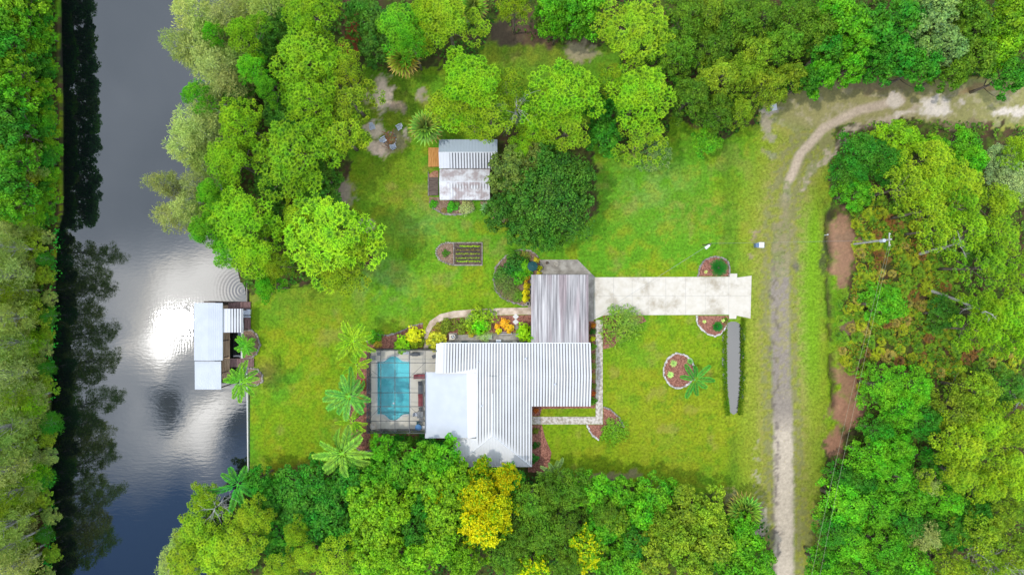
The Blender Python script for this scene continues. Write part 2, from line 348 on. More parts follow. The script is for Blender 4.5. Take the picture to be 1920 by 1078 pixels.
def ground_col(u, v):
    n1 = fbm(u/90, v/90, 1); n2 = fbm(u/25, v/25, 2); n3 = fbm(u/7, v/7, 5, 3)
    du = u+(fbm(u/22, v/22, 8)-.5)*34+(fbm(u/6, v/6, 9)-.5)*10; dv = v+(fbm(u/22, v/22, 18)-.5)*34+(fbm(u/6, v/6, 19)-.5)*10
    c = np.zeros(u.shape+(3,)); c[:] = (.112, .235, .007)
    c = lerp(c, (.070,.235,.012), sstep(.35, .7, n1+.25*np.exp(-((u-1000)/300)**2-((v-420)/150)**2)+.2*np.exp(-((u-1250)/180)**2-((v-380)/110)**2)-.12*(v > 620)))
    c = lerp(c, (.165,.225,.010), sstep(.5, .75, n2)*.6)
    c = lerp(c, (.175,.215,.012), .55*np.exp(-((u-1260)/160)**2-((v-780)/120)**2))
    c = lerp(c, (.11,.26,.055), .75*np.exp(-((u-1225)/75)**2-((v-350)/60)**2)*sstep(.3,.6,n2))
    c = lerp(c, (.10,.24,.065), .7*np.exp(-((u-710)/70)**2-((v-530)/55)**2)*sstep(.3,.6,n2))
    c = lerp(c, (.10,.23,.06), .55*np.exp(-((u-790)/60)**2-((v-420)/30)**2))
    c = lerp(c, (.11,.155,.010), .75*np.exp(-((u-735)/60)**2-((v-340)/60)**2))
    c = lerp(c, (.075,.12,.012), .8*np.exp(-((u-740)/60)**2-((v-190)/60)**2))
    c = lerp(c, (.09,.14,.02), .8*np.exp(-((u-1010)/120)**2-((v-90)/50)**2))
    c = lerp(c, (.20,.14,.05), .35*np.exp(-((u-1320)/90)**2-((v-395)/30)**2)*sstep(.4,.6,n3))
    c = lerp(c, (.15,.17,.02), .4*np.exp(-((u-560)/60)**2-((v-560)/50)**2))
    c = lerp(c, (.16,.125,.02), .6*np.exp(-((u-570)/80)**2-((v-890)/22)**2))
    c = lerp(c, (.16,.15,.05), .7*np.exp(-((u-500)/22)**2-((v-700)/22)**2))
    n4 = fbm(u/12, v/12, 41, 4); c = lerp(c, (.165,.235,.02), sstep(.55,.75,n4)*.4); c = lerp(c, (.06,.18,.008), sstep(.45,.28,n4)*.5)
    c = lerp(c, (.20,.19,.07), sstep(.62,.78,fbm(u/35, v/35, 43, 5))*.35)
    # verges of the track
    rd = dline(u, v, ROAD)
    verge = sstep(110, 50, rd)*(v > 150)
    c = lerp(c, (.16,.23,.03), verge*.75)
    c = lerp(c, (.11,.27,.012), verge*sstep(1488, 1500, u)*sstep(1545, 1530, u)*sstep(330, 430, v)*sstep(820, 640, v))
    c = lerp(c, (.215,.205,.095), sstep(60, 25, rd)*(.35+.65*sstep(.35,.6,n3))*.85)
    c = lerp(c, (.28,.265,.115), sstep(75, 25, np.abs(v-192))*sstep(1400, 1480, u)*.9)
    c = lerp(c, (.42,.37,.29), sstep(60, 20, np.abs(v-200))*sstep(1400, 1480, u)*sstep(.52,.66,fbm(u/9, v/9, 51, 4))*.4)
    c = lerp(c, (.20,.19,.07), sstep(1495,1525,u)*sstep(880,980,v)*(u < 1560)*.7*sstep(.3,.55,n3))
    c = lerp(c, (.36,.33,.26), .8*np.exp(-((du-1423)/5)**2)*sstep(.5,.6,n3)*(v > 820)*(v < 1000))
    c = lerp(c, (.05,.13,.01), .55*np.exp(-((u-1376)/10)**2)*sstep(800,830,v)*sstep(960,930,v))
    c = lerp(c, (.055,.15,.012), .6*np.exp(-(dline(u, v, SWALE)/15)**2))
    # forest floor
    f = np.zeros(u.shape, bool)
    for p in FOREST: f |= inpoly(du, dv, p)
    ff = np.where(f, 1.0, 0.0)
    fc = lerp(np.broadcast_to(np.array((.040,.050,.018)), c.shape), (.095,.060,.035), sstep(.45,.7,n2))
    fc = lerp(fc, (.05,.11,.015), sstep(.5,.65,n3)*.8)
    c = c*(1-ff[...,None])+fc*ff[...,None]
    # track itself
    w = 19+6*(fbm(u/30, v/30, 31)-.5)+4*(n3-.5)
    w = np.where(v < 420, 9, w)
    r = sstep(w+3, w-5, rd)
    pale = lerp(np.broadcast_to(np.array((.255,.23,.20)), c.shape), (.49,.44,.36), sstep(760, 830, v+20*(n2-.5)))
    pale = lerp(pale, (.26,.25,.11), sstep(.45,.6,n3)*sstep(760, 700, v)*.7)
    pale = lerp(pale, (.23,.21,.11), sstep(520, 440, v)*sstep(360,400,v)*.75)
    pale = lerp(pale, (.45,.38,.30), sstep(380, 330, v))
    r = r*np.where((v > 340) & (v < 520), .35+.65*sstep(.4,.6,n3), 1)
    road = r > .45
    c = lerp(c, (0,0,0), r)+pale*r[...,None]
    c = lerp(c, (.12,.105,.095), .8*np.exp(-((du-1454)/5)**2)*sstep(.45,.55,n3)*(v > 480))
    t2 = sstep(11, 3, dline(du, dv, [(1498,350),(1520,325),(1560,290),(1590,250),(1640,225),(1720,210)]))*(.4+.6*sstep(.4,.55,n3)); c = lerp(c, (.42,.36,.28), t2*.9)
    c = lerp(c, (.13,.115,.10), np.exp(-((du-1490)/10)**2-((dv-502)/8)**2))
    # bare sand and litter patches
    for px, py, rx, ry, col, a in [(718,178,24,38,(.66,.54,.42),1),(700,240,18,18,(.62,.51,.40),.9),(745,205,14,12,(.34,.26,.20),.8),(790,178,14,11,(.36,.31,.25),.8),
            (708,278,26,14,(.60,.48,.37),1),(742,262,26,20,(.24,.20,.12),.8),(762,250,10,6,(.42,.36,.30),.8),(645,365,22,26,(.36,.30,.24),.9),(680,425,28,14,(.38,.32,.26),.9),(668,60,20,40,(.24,.07,.03),.9),
            (650,90,16,30,(.24,.07,.03),.8),(1092,98,34,20,(.34,.29,.19),.85),(950,60,60,26,(.085,.06,.045),.95),(1010,70,40,22,(.11,.07,.045),.9),
            (1752,200,32,20,(.62,.58,.52),1),(1675,190,18,10,(.55,.50,.43),1),(1690,214,22,7,(.55,.50,.43),.9),(1885,215,30,9,(.58,.54,.48),1),(1912,205,16,7,(.58,.54,.48),.9),(1800,190,10,4,(.5,.46,.4),.9),
            (1442,205,14,10,(.42,.38,.34),.9),(1437,235,12,24,(.36,.31,.25),.8),(1445,290,16,10,(.26,.25,.18),.6),(1640,158,70,14,(.27,.22,.12),.8),(1850,165,60,10,(.24,.17,.08),.8),(1800,235,60,10,(.25,.21,.12),.8),
            (1578,470,24,80,(.30,.18,.115),1),(1600,450,30,14,(.26,.17,.11),.9),(1590,610,22,20,(.26,.18,.12),.8),(1590,715,22,40,(.28,.16,.10),.95),(1588,768,36,34,(.31,.17,.11),1),(1566,825,20,40,(.31,.17,.11),1),
            (1150,893,55,10,(.28,.24,.13),.8),(1365,925,30,8,(.25,.22,.12),.7),(1430,985,12,30,(.44,.40,.34),.8),(70,745,26,16,(.22,.12,.06),.9),(92,380,18,14,(.30,.24,.2),.8),(560,892,60,14,(.17,.11,.03),.7),
            (80,990,24,50,(.16,.09,.05),.8),(10,950,40,16,(.3,.27,.2),.6),(1550,470,7,60,(.035,.045,.03),.8),(1560,400,10,22,(.02,.02,.015),.9),(740,370,30,10,(.12,.13,.03),.3),(1415,438,9,12,(.30,.22,.16),.8),(1412,480,8,5,(.30,.22,.16),.6)]:
        d = ((du-px)/rx)**2+((dv-py)/ry)**2
        c = lerp(c, col, a*sstep(1.25, .35, d+1.3*(n3-.5)+.6*(n2-.5)))
    # canal bed
    w = (u > bankL(v)+2) & (u < bankR(v)-1)
    c[w] = (.02,.022,.016)
    c = lerp(c, (.05,.045,.03), np.exp(-(dline(u+14*(fbm(u/18, v/18, 61)-.5),v,DITCH_R)/4.5)**2)*.8*sstep(.3,.5,fbm(u/26, v/26, 62)))
    c *= np.where((c[...,1:2] > c[...,0:1]*1.15), np.array([[[1.24,1.0,.8]]]), np.array([[[.92,.86,.80]]]))
    c *= (.86+.28*n3)[...,None]*(.9+.2*vnoise(u/2.2, v/2.2, 77))[...,None]
    return c, road & (v > -60)
def build_ground():
    st = 0.3
    xs = np.concatenate([[-2500,-900,-400,-200,-120,-95], np.arange(-84, 84.01, st), [95,120,200,400,900,2500]])
    ys = np.concatenate([[-2500,-900,-400,-200,-90,-60], np.arange(-52, 52.01, st), [60,90,200,400,900,2500]])
    X, Y = np.meshgrid(xs, ys); u = X/S+960; v = 539-Y/S
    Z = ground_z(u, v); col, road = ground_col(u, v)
    nx, ny = len(xs), len(ys)
    co = np.stack([X, Y, Z], -1).reshape(-1, 3)
    idx = np.arange(nx*ny).reshape(ny, nx)
    F = np.stack([idx[:-1,:-1], idx[:-1,1:], idx[1:,1:], idx[1:,:-1]], -1).reshape(-1, 4)
    rf = (road[:-1,:-1] & road[1:,1:] & road[:-1,1:] & road[1:,:-1]).reshape(-1)
    hol = np.zeros(len(F), bool)        # leave a hole for the pool basin
    uc = (u[:-1,:-1]+st/S/2).reshape(-1); vc = (v[:-1,:-1]-st/S/2).reshape(-1)
    hol = (uc > 699) & (uc < 776) & (vc > 659) & (vc < 796)
    m, nt, N, L, b = newmat('turf_and_soil'); setp(b, rough=.9, spec=.12)
    at = N.new('ShaderNodeAttribute'); at.attribute_name = 'albedo'
    ge = N.new('ShaderNodeNewGeometry')
    nz = N.new('ShaderNodeTexNoise'); nz.inputs['Scale'].default_value = 2.6; nz.inputs['Detail'].default_value = 8; nz.inputs['Roughness'].default_value = .75; L.new(ge.outputs['Position'], nz.inputs['Vector'])
    mr = N.new('ShaderNodeMapRange'); L.new(nz.outputs[0], mr.inputs[0]); mr.inputs[1].default_value = .3; mr.inputs[2].default_value = .7; mr.inputs[3].default_value = .45; mr.inputs[4].default_value = 1.55
    mx = N.new('ShaderNodeMix'); mx.data_type = 'RGBA'; mx.blend_type = 'MULTIPLY'; mx.inputs[0].default_value = 1
    ml = N.new('ShaderNodeMix'); L.new(at.outputs['Alpha'], ml.inputs[0]); ml.inputs[2].default_value = 1; L.new(mr.outputs[0], ml.inputs[3]); L.new(at.outputs['Color'], mx.inputs[6]); L.new(ml.outputs[0], mx.inputs[7]); L.new(mx.outputs[2], b.inputs['Base Color'])
    bp = N.new('ShaderNodeBump'); bp.inputs['Strength'].default_value = .5; bp.inputs['Distance'].default_value = .08; L.new(nz.outputs[0], bp.inputs['Height']); L.new(bp.outputs[0], b.inputs['Normal'])
    for name, sel in (('ground', ~rf & ~hol), ('dirt_road', rf)):
        f = F[sel]; used = np.unique(f); remap = np.zeros(len(co), int); remap[used] = np.arange(len(used)); f = remap[f]
        me = bpy.data.meshes.new(name); me.vertices.add(len(used)); me.vertices.foreach_set('co', co[used].astype(np.float32).ravel())
        me.loops.add(f.size); me.loops.foreach_set('vertex_index', f.ravel().astype(np.int32))
        me.polygons.add(len(f)); me.polygons.foreach_set('loop_start', np.arange(0, f.size, 4, dtype=np.int32)); me.polygons.foreach_set('use_smooth', [True]*len(f))
        a = me.attributes.new('albedo', 'FLOAT_COLOR', 'POINT')
        c3 = col.reshape(-1, 3)[used]; gr = (c3[:,1:2] > c3[:,0:1]*1.05); cc = np.concatenate([c3, np.where(gr, 1., .4)], 1).astype(np.float32); a.data.foreach_set('color', cc.ravel())
        me.materials.append(m); me.update(calc_edges=True); me.validate()
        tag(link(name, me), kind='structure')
build_ground()

# ------------------------------------------------------------------ canal and ditch water
def water_mat():
    m, nt, N, L, b = newmat('canal_water'); setp(b, (.004,.007,.006), .02, 0, .5, 1.95)
    ge = N.new('ShaderNodeNewGeometry')
    def mm(op, a, bb=0.0):
        n = N.new('ShaderNodeMath'); n.operation = op
        for i, v in enumerate((a, bb)):
            if isinstance(v, (int, float)): n.inputs[i].default_value = v
            else: L.new(v, n.inputs[i])
        return n.outputs[0]
    sp = N.new('ShaderNodeSeparateXYZ'); L.new(ge.outputs['Position'], sp.inputs[0])
    def nse(scale, st, rot=0, det=2, dist=0):
        mp = N.new('ShaderNodeMapping'); mp.inputs['Scale'].default_value = st; mp.inputs['Rotation'].default_value = (0,0,rot); L.new(ge.outputs['Position'], mp.inputs[0])
        nz = N.new('ShaderNodeTexNoise'); nz.inputs['Scale'].default_value = scale; nz.inputs['Detail'].default_value = det; nz.inputs['Distortion'].default_value = dist; L.new(mp.outputs[0], nz.inputs['Vector']); return nz.outputs[0]
    fine = nse(2.2, (.55,1.5,1), R(-12), 3)
    wav = nse(1.25, (.28,1.9,1), R(14), 2, .4)
    # wind ruffles the lower reach and the middle more than the sheltered upper reach
    low = N.new('ShaderNodeMapRange'); L.new(sp.outputs[1], low.inputs[0]); low.inputs[1].default_value = 12; low.inputs[2].default_value = -18; low.inputs[3].default_value = .05; low.inputs[4].default_value = 1
    big = nse(.12, (1,1,1), 0, 2)
    hgt = mm('ADD', mm('MULTIPLY', fine, .0022), mm('MULTIPLY', mm('MULTIPLY', wav, low.outputs[0]), mm('MULTIPLY', big, .0055)))
    # rings spreading beside the dock
    def dist(cx, cy):
        v = N.new('ShaderNodeVectorMath'); v.operation = 'DISTANCE'; L.new(ge.outputs['Position'], v.inputs[0]); v.inputs[1].default_value = (cx, cy, -.5); return v.outputs['Value']
    cx, cy, _ = P(452, 545); d = dist(cx, cy)
    ring = mm('MULTIPLY', mm('SINE', mm('MULTIPLY', d, 13)), mm('MULTIPLY', mm('EXPONENT', mm('MULTIPLY', mm('MULTIPLY', d, d), -.10)), .0011))
    cx, cy, _ = P(345, 607); d2 = dist(cx, cy)
    wob = mm('MULTIPLY', nse(.8, (1,1,1)), .9)
    strip = mm('MULTIPLY', mm('SINE', mm('MULTIPLY', mm('ADD', sp.outputs[0], wob), 14.6)), mm('MULTIPLY', mm('EXPONENT', mm('MULTIPLY', mm('MULTIPLY', d2, d2), -.14)), .004))
    hgt = mm('ADD', hgt, mm('ADD', ring, strip))
    bp = N.new('ShaderNodeBump'); bp.inputs['Strength'].default_value = 1; bp.inputs['Distance'].default_value = 1.0; L.new(hgt, bp.inputs['Height']); L.new(bp.outputs[0], b.inputs['Normal'])
    return m
WATER = water_mat()
g = G(); ys = np.concatenate([[-2500,-300],np.arange(-60, 61, 4),[300,2500]])
V = []; F = []
for i, y in enumerate(ys):
    v = 539-y/S; vv = min(max(v, -400), 1500)
    V += [((float(bankL(vv))-960)*S-.6, y, -.5), ((float(bankR(vv))-960)*S+(.6 if not 530 < v < 890 else .02), y, -.5)]
    if i: F.append((2*i-2, 2*i-1, 2*i+1, 2*i))
g.add(V, F); tag(g.build('canal_water', WATER), kind='structure')
g = G(); xs_ = pp([(1350,598),(1406,598),(1406,835),(1350,835)]); g.prism(xs_, -.31, -.27); tag(g.build('ditch_water', WATER), kind='structure')

# ------------------------------------------------------------------ paving (structures)
def slab(name, pts, top, mat, z0=-.1, **kw):
    g = G(); g.prism(pp(pts), z0, top); return tag(g.build(name, mat), kind='structure')
slab('driveway', [(1114,520),(1206,519.7),(1368,519),(1368,513),(1382,513),(1382,520.5),(1409,517),(1407,597),(1381,591.5),(1380,597.5),(1367,597.5),(1367,590),(1132,591),(1114,599)], .06, CONC)
g = G()
for x in (1150,1185,1215,1248,1285,1322,1366): g.prism(pp([(x,520.5),(x+.45,520.5),(x+.45,589.5),(x,589.5)]), .055, .064)
g.prism(pp([(1115,554.6),(1405,554.6),(1405,555.1),(1115,555.1)]), .055, .0655)
tag(g.build('driveway_joints', plain('joint_grout', (.34,.31,.27))), kind='structure')  # joint lines in their own darker grout colour
slab('carport_apron', [(1012,487),(1083,487),(1116,520),(1113.5,520),(1113.5,600),(1106,612),(990,612),(990,520),(1012,520)], .045, CONC_GREY)
slab('garden_path', [(998,576.5),(960,577),(900,579),(850,583),(825,589),(806,602),(796,622),(794,656),(803,656),(804,626),(812,612),(828,601),(850,596),(900,592),(960,590),(998,589.5)], .05, PATHM)
slab('patio', [(852,628),(998,623),(998,648),(804,648),(804,640),(840,640)], .035, CONC_GREY)
slab('front_walk', [(1117,600),(1130,600),(1130,795),(998,795),(998,781),(1117,781)], .05, WALKM)

# ------------------------------------------------------------------ roof as a height field
def heightroof(name, mat, parent, x0, x1, y0, y1, zf, inside, tint, period=.42, ribs=True, dy=.2, rib=.03):
    """z = zf(x,y) over the inside(x,y) area; ribs run along y"""
    if ribs:
        xs = []
        k = math.floor(x0/period)
        while k*period < x1:
            for f in (.27, .29, .71, .73): xs.append(k*period+f*period)
            k += 1
        xs = [x for x in xs if x0 < x < x1]
    else: xs = list(np.arange(x0, x1, .3))
    xs = np.array([x0]+xs+[x1]); ny = max(2, int((y1-y0)/dy)+1); ys = np.linspace(y0, y1, ny)
    X, Y = np.meshgrid(xs, ys)
    Z = zf(X, Y)
    if ribs:
        f = (X/period) % 1; Z = Z+np.where(np.abs(f-.5) < .225, 0, rib)
    T = tint(X, Y); nx = len(xs); idx = np.arange(X.size).reshape(X.shape)
    xc = (X[:-1,:-1]+X[1:,1:])/2; yc = (Y[:-1,:-1]+Y[1:,1:])/2; ok = inside(xc, yc)
    F = np.stack([idx[:-1,:-1], idx[:-1,1:], idx[1:,1:], idx[1:,:-1]], -1)[ok]
    used = np.unique(F); rm = np.zeros(X.size, int); rm[used] = np.arange(len(used))
    g = G(); g.add(np.stack([X, Y, Z], -1).reshape(-1, 3)[used], rm[F].reshape(-1, 4).tolist(), T.reshape(-1)[used])
    o = g.build(name, mat, parent)
    so_ = o.modifiers.new('sheet thickness', 'SOLIDIFY'); so_.thickness = .08; so_.offset = -1
    return o
def uv(x, y, z): k = S*(H-z)/H; return x/k+960, 539-y/k

def window(parent, c, n, w=1.4, h=1.1):
    """window on a wall: c centre, n outward normal (axis aligned)"""
    a = (abs(n[1]), abs(n[0])); g = G(); f = .05
    def bx(g, cu, cz, hu, hz, d0, d1):
        x0 = c[0]+a[0]*(cu-hu)+n[0]*d0; x1 = c[0]+a[0]*(cu+hu)+n[0]*d1; y0 = c[1]+a[1]*(cu-hu)+n[1]*d0; y1 = c[1]+a[1]*(cu+hu)+n[1]*d1
        g.box(min(x0,x1), max(x0,x1), min(y0,y1), max(y0,y1), c[2]+cz-hz, c[2]+cz+hz)
    for cu, cz, hu, hz in ((-w/2,0,f,h/2+f),(w/2,0,f,h/2+f),(0,h/2,w/2-f,f),(0,-h/2,w/2-f,f),(0,0,f/2,h/2-f)): bx(g, cu, cz, hu, hz, .003, .06)
    fo = g.build('window', WHITE, parent); g = G(); bx(g, 0, 0, w/2-f, h/2-f, .004, .03); g.build('pane', GLASS, fo)
def walls(parent, pts, z1, mat=None, inset=0):
    g = G(); g.prism(pts, -.05, z1); return g.build('wall', mat or WALLM, parent)

# house -------------------------------------------------------------
def build_house():
    z0 = 3.0; t = thing('house', 'long white house with striped metal roof, hipped at its lower end, beside the screened pool', 'house', P(960, 740))
    inv = Vector(t.location)
    def L_(o): o.location = (-inv.x, -inv.y, 0); return o
    A = (818,1107.5,644,762); B = (851,997,644,875)
    k = S*(H-z0)/H
    def zf(X, Y):
        u = X/k+960; v = 539-Y/k
        za = z0+.26*k*np.minimum(v-A[2], A[3]-v); za = np.where((u < A[1]+1), za, -9)
        zb = z0+.25*k*np.minimum(np.minimum(u-B[0], B[1]-u), (B[3]-v)*1.17)
        zb = np.where(v < 703, -9, zb); zb = np.where(u < B[0], z0-.02, zb)
        return np.maximum(np.maximum(za, np.minimum(zb, 9)), z0)
    def ins(X, Y):
        u = X/k+960; v = 539-Y/k
        return ((u < 893) & (u >= A[0]) & (v >= A[2]) & (v <= 698)) | (u < 893) & (u >= B[0]) & (v > 820) & (v <= B[3]) | ((u >= 893) & (u <= A[1]) & (v >= A[2]) & (v <= A[3])) | ((u >= 893) & (u <= B[1]) & (v >= A[2]) & (v <= B[3]))
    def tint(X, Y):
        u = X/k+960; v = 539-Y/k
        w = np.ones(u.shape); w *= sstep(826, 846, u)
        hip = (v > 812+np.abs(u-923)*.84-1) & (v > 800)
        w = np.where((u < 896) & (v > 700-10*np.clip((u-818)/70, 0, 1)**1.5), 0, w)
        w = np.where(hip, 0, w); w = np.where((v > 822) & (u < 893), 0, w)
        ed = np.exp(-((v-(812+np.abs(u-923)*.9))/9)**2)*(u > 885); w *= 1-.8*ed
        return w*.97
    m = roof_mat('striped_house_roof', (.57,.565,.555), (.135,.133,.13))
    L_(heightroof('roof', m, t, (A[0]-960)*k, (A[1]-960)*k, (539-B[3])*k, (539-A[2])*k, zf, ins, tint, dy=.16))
    # ridge caps
    g = G(); e = z0+.26*59*k+.05
    e2 = z0+.25*73*k+.04; hp = ((924-960)*k, (539-812.6)*k, e2)
    g.tube([((924-960)*k, (539-735)*k, e2), hp], .05, 6); g.tube([hp, ((996.5-960)*k, (539-874.5)*k, z0+.05)], .06, 6); g.tube([hp, ((851.5-960)*k, (539-874.5)*k, z0+.05)], .06, 6)
    L_(g.build('ridge_cap', WHITE, t))
    # flat roof over the lanai, with a bright flashing
    g = G(); kk = lambda u, v, z: P(u, v, z)
    V = [kk(797,697.5,3.0), kk(876,697.5,3.6), kk(876,692,3.62), kk(893,690,3.75), kk(893,822,3.75), kk(876,822,3.62), kk(797,822,3.0)]
    top = [(797,697.5,3.12),(880,697.5,3.86),(878,820.5,3.86),(797,821.5,3.12)]
    V = [kk(u,v,z) for u,v,z in top]+[kk(u,v,z-.14) for u,v,z in top]
    g.add(V, [(0,3,2,1),(4,5,6,7),(0,1,5,4),(1,2,6,5),(2,3,7,6),(3,0,4,7)]); L_(g.build('lanai_roof', WHITE_ROOF, t))
    g = G(); top = [(875,692,3.88),(893,690,3.92),(893,819,3.92),(877,821.5,3.88)]
    V = [kk(u,v,z) for u,v,z in top]+[kk(u,v,z-.35) for u,v,z in top]
    g.add(V, [(0,3,2,1),(4,5,6,7),(0,1,5,4),(1,2,6,5),(2,3,7,6),(3,0,4,7)]); L_(g.build('roof_flashing', plain('bright_flashing', (.68,.68,.68)), t))
    g = G(); g.box((820-960)*k, (892-960)*k, (539-698)*k-.06, (539-698)*k+.06, 2.9, 4.05); L_(g.build('gable_end', WALLM, t))
    for u, v, zz in ((896,678,3.6),(812+90,760,4.0),(985,672,3.6),(1040,720,4.0)):
        g = G(); p = P(u, v, zz); g.cyl(p[0], p[1], zz-.25, zz+.35, .07, sides=8); g.cyl(p[0], p[1], zz+.352, zz+.4, .12, sides=8); L_(g.build('vent_pipe', LGREY, t))
    g = G(); g.box((824-960)*k, (1107-960)*k, (539-644)*k+.003, (539-644)*k+.12, 2.82, 2.95); L_(g.build('gutter', WHITE, t))
    # walls under the eaves
    W = pp([(824,650),(1101,650),(1101,756),(991,756),(991,868),(857,868),(857,815),(804,815),(804,703),(824,703)], z0)
    g = G(); g.prism(W, -.05, z0-.05); wl = L_(g.build('wall', WALLM, t))
    y = (539-756)*k; 
    holder = bpy.data.objects.new('x', None)
    def win(c, n, w=1.4, h=1.1):
        before = set(bpy.data.objects); window(t, c, n, w, h)
        for o in set(bpy.data.objects)-before:
            if o.parent is t: L_(o)
    bpy.data.objects.remove(holder)
    for u in (1015, 1045, 1080): win(((u-960)*k, (539-756)*k, 1.6), (0,-1))
    for v in (775, 830): win(((991-960)*k, (539-v)*k, 1.6), (1,0))
    for v in (675, 730): win(((1101-960)*k, (539-v)*k, 1.6), (1,0))
    for u in (860, 920, 1085): win(((u-960)*k, (539-650)*k, 1.6), (0,1))
    for v in (725, 760): win(((804-960)*k, (539-v)*k, 1.3), (-1,0), 2.2, 1.9)
    # entry door by the end of the walk
    g = G(); x = (991-960)*k; yy = (539-790)*k; g.box(x+.004, x+.06, yy-.48, yy+.48, .02, 2.1); d = L_(g.build('door', plain('door_paint', (.30,.12,.07)), t))
    g = G(); g.tube([(x+.07, yy+.35, 1.0), (x+.13, yy+.35, 1.0)], .03); g.build('handle', MGREY, d)
build_house()

# carport -----------------------------------------------------------
def build_carport():
    t = thing('carport', 'open carport with weathered grey streaked roof between driveway and house', 'carport', P(1050, 580))
    x, y, _ = t.location; k = S*(H-2.9)/H
    X0, X1, Y0, Y1 = (996-960)*k-x, (1103.5-960)*k-x, (539-643.2)*k-y, (539-515)*k-y
    n = 90; g = G(); xs = np.linspace(X0, X1, n); V = []; F = []
    for i, xx in enumerate(xs):
        zz = .02*(i % 2); V += [(xx, Y0, 2.9+zz), (xx, Y1, 2.72+zz)]
        if i: F.append((2*i-2, 2*i, 2*i+1, 2*i-1))
    g.add(V, F); o = g.build('roof', CARPORT_ROOF, t); md = o.modifiers.new('sheet thickness', 'SOLIDIFY'); md.thickness = .05; md.offset = -1
    g = G()
    for e in ((X0+.04, X0+.12, Y0, Y1), (X1-.12, X1-.04, Y0, Y1), (X0+.12, X1-.12, Y1-.1, Y1-.02)): g.box(e[0], e[1], e[2], e[3], 2.5, 2.68)
    g.build('fascia', WHITE, t)
    for cx in (X0+.3, (X0+X1)/2, X1-.3):
        for cy in (Y1-.4, (Y0+Y1)/2):
            g = G(); g.cyl(cx, cy, 0, 2.6, .07, sides=8); g.build('post', WHITE, t)
build_carport()

# shed ---------------------------------------------------------------
def build_shed(name, label, u0, u1, v0, vr, v1, z0, zr, north, south, tint_s, mn, ms, mats):
    t = thing(name, label, 'shed', P((u0+u1)/2, (v0+v1)/2)); X, Y, _ = t.location; k = S*(H-z0)/H; kr = S*(H-zr)/H
    f = lambda u, v, kk=k: ((u-960)*kk-X, (539-v)*kk-Y)
    per = .42; xs0, xs1 = (u0-960)*k, (u1-960)*k
    for part, va, vb, za, zb, mat, tn in (('roof', v0, vr, z0, zr, mn, north), ('roof', vr, v1, zr, z0, ms, south)):
        ya = (539-va)*(k if za == z0 else kr); yb = (539-vb)*(k if zb == z0 else kr)
        def zf(Xa, Ya): return za+(zb-za)*(Ya-ya)/(yb-ya)
        o = heightroof(part, mat, t, xs0, xs1, min(ya, yb), max(ya, yb), zf, lambda a, b: np.ones(a.shape, bool), tn, per, dy=.4)
        o.location = (-X, -Y, 0)
    g = G(); a = f(u0, vr, kr); b = f(u1, vr, kr); g.tube([(a[0]-.02, a[1], zr+.03), (b[0]+.02, b[1], zr+.03)], .06); g.build('ridge_cap', WHITE, t)
    g = G(); p = [f(u0+3, v0+3), f(u1-3, v0+3), f(u1-3, v1-3), f(u0+3, v1-3)]; g.prism(p, 0, z0-.12)
    # gable ends
    for uu in (u0+3, u1-3):
        a, b, c_ = f(uu, v0+3), f(uu, v1-3), f(uu, vr, kr); s_ = .05
        V = [(a[0]-s_, a[1], z0-.12), (b[0]-s_, b[1], z0-.12), (c_[0]-s_, c_[1], zr-.16), (a[0]+s_, a[1], z0-.12), (b[0]+s_, b[1], z0-.12), (c_[0]+s_, c_[1], zr-.16)]
        g.add(V, [(0,1,2), (5,4,3), (0,3,4,1), (1,4,5,2), (2,5,3,0)])
    g.build('wall', WALLM, t)
    return t, f
W1 = (.54,.545,.56)
shade_toned_roof = roof_mat('shade_toned_shed_roof', (.36,.41,.45), (.22,.24,.26), period=.2)  # darker copy: the upper slope's shade is put into its colour
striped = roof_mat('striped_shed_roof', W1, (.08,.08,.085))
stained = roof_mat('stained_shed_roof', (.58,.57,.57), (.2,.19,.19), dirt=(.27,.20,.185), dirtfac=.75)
tfun = lambda a: (lambda X, Y: np.full(X.shape, a))
def t_south(X, Y): return sstep((838-960)*.078, (850-960)*.078, X)
t, f = build_shed('shed', 'white shed with striped sunny roof slope and shade-toned grey-blue upper slope under the pines', 823.5, 932.5, 262, 286, 316, 2.8, 3.7, tfun(.35), t_south, 1, shade_toned_roof, striped, None)
a = f(823.5+3, 295); window(t, (a[0], a[1], 1.5), (-1, 0), .8, .8)
g = G(); b = f(826.5, 283); g.box(b[0]-.05, b[0]-.004, b[1]-.5, b[1]+.5, .3, 2.1); d = g.build('door', WOOD_DARK, t); g = G(); g.tube([(b[0]-.12, b[1]-.35, 1.1), (b[0]-.05, b[1]-.35, 1.1)], .03); g.build('handle', MGREY, d)
def t_low(X, Y):
    k = .0784; v = 539-Y/k; u = X/k+960
    return sstep(840, 850, u)*np.where(v < 358, 1., sstep(890,850,u)*.5)*(v > 343)
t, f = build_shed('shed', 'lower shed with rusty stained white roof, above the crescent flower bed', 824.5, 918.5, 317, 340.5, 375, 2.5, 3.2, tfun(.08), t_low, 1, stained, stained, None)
a = f(824.5+3, 330); window(t, (a[0], a[1], 1.4), (-1, 0), .7, .8)
g = G(); b = f(827.5, 352); g.box(b[0]-.05, b[0]-.004, b[1]-.45, b[1]+.45, .1, 2.0); g.build('door', WOOD_DARK, t)

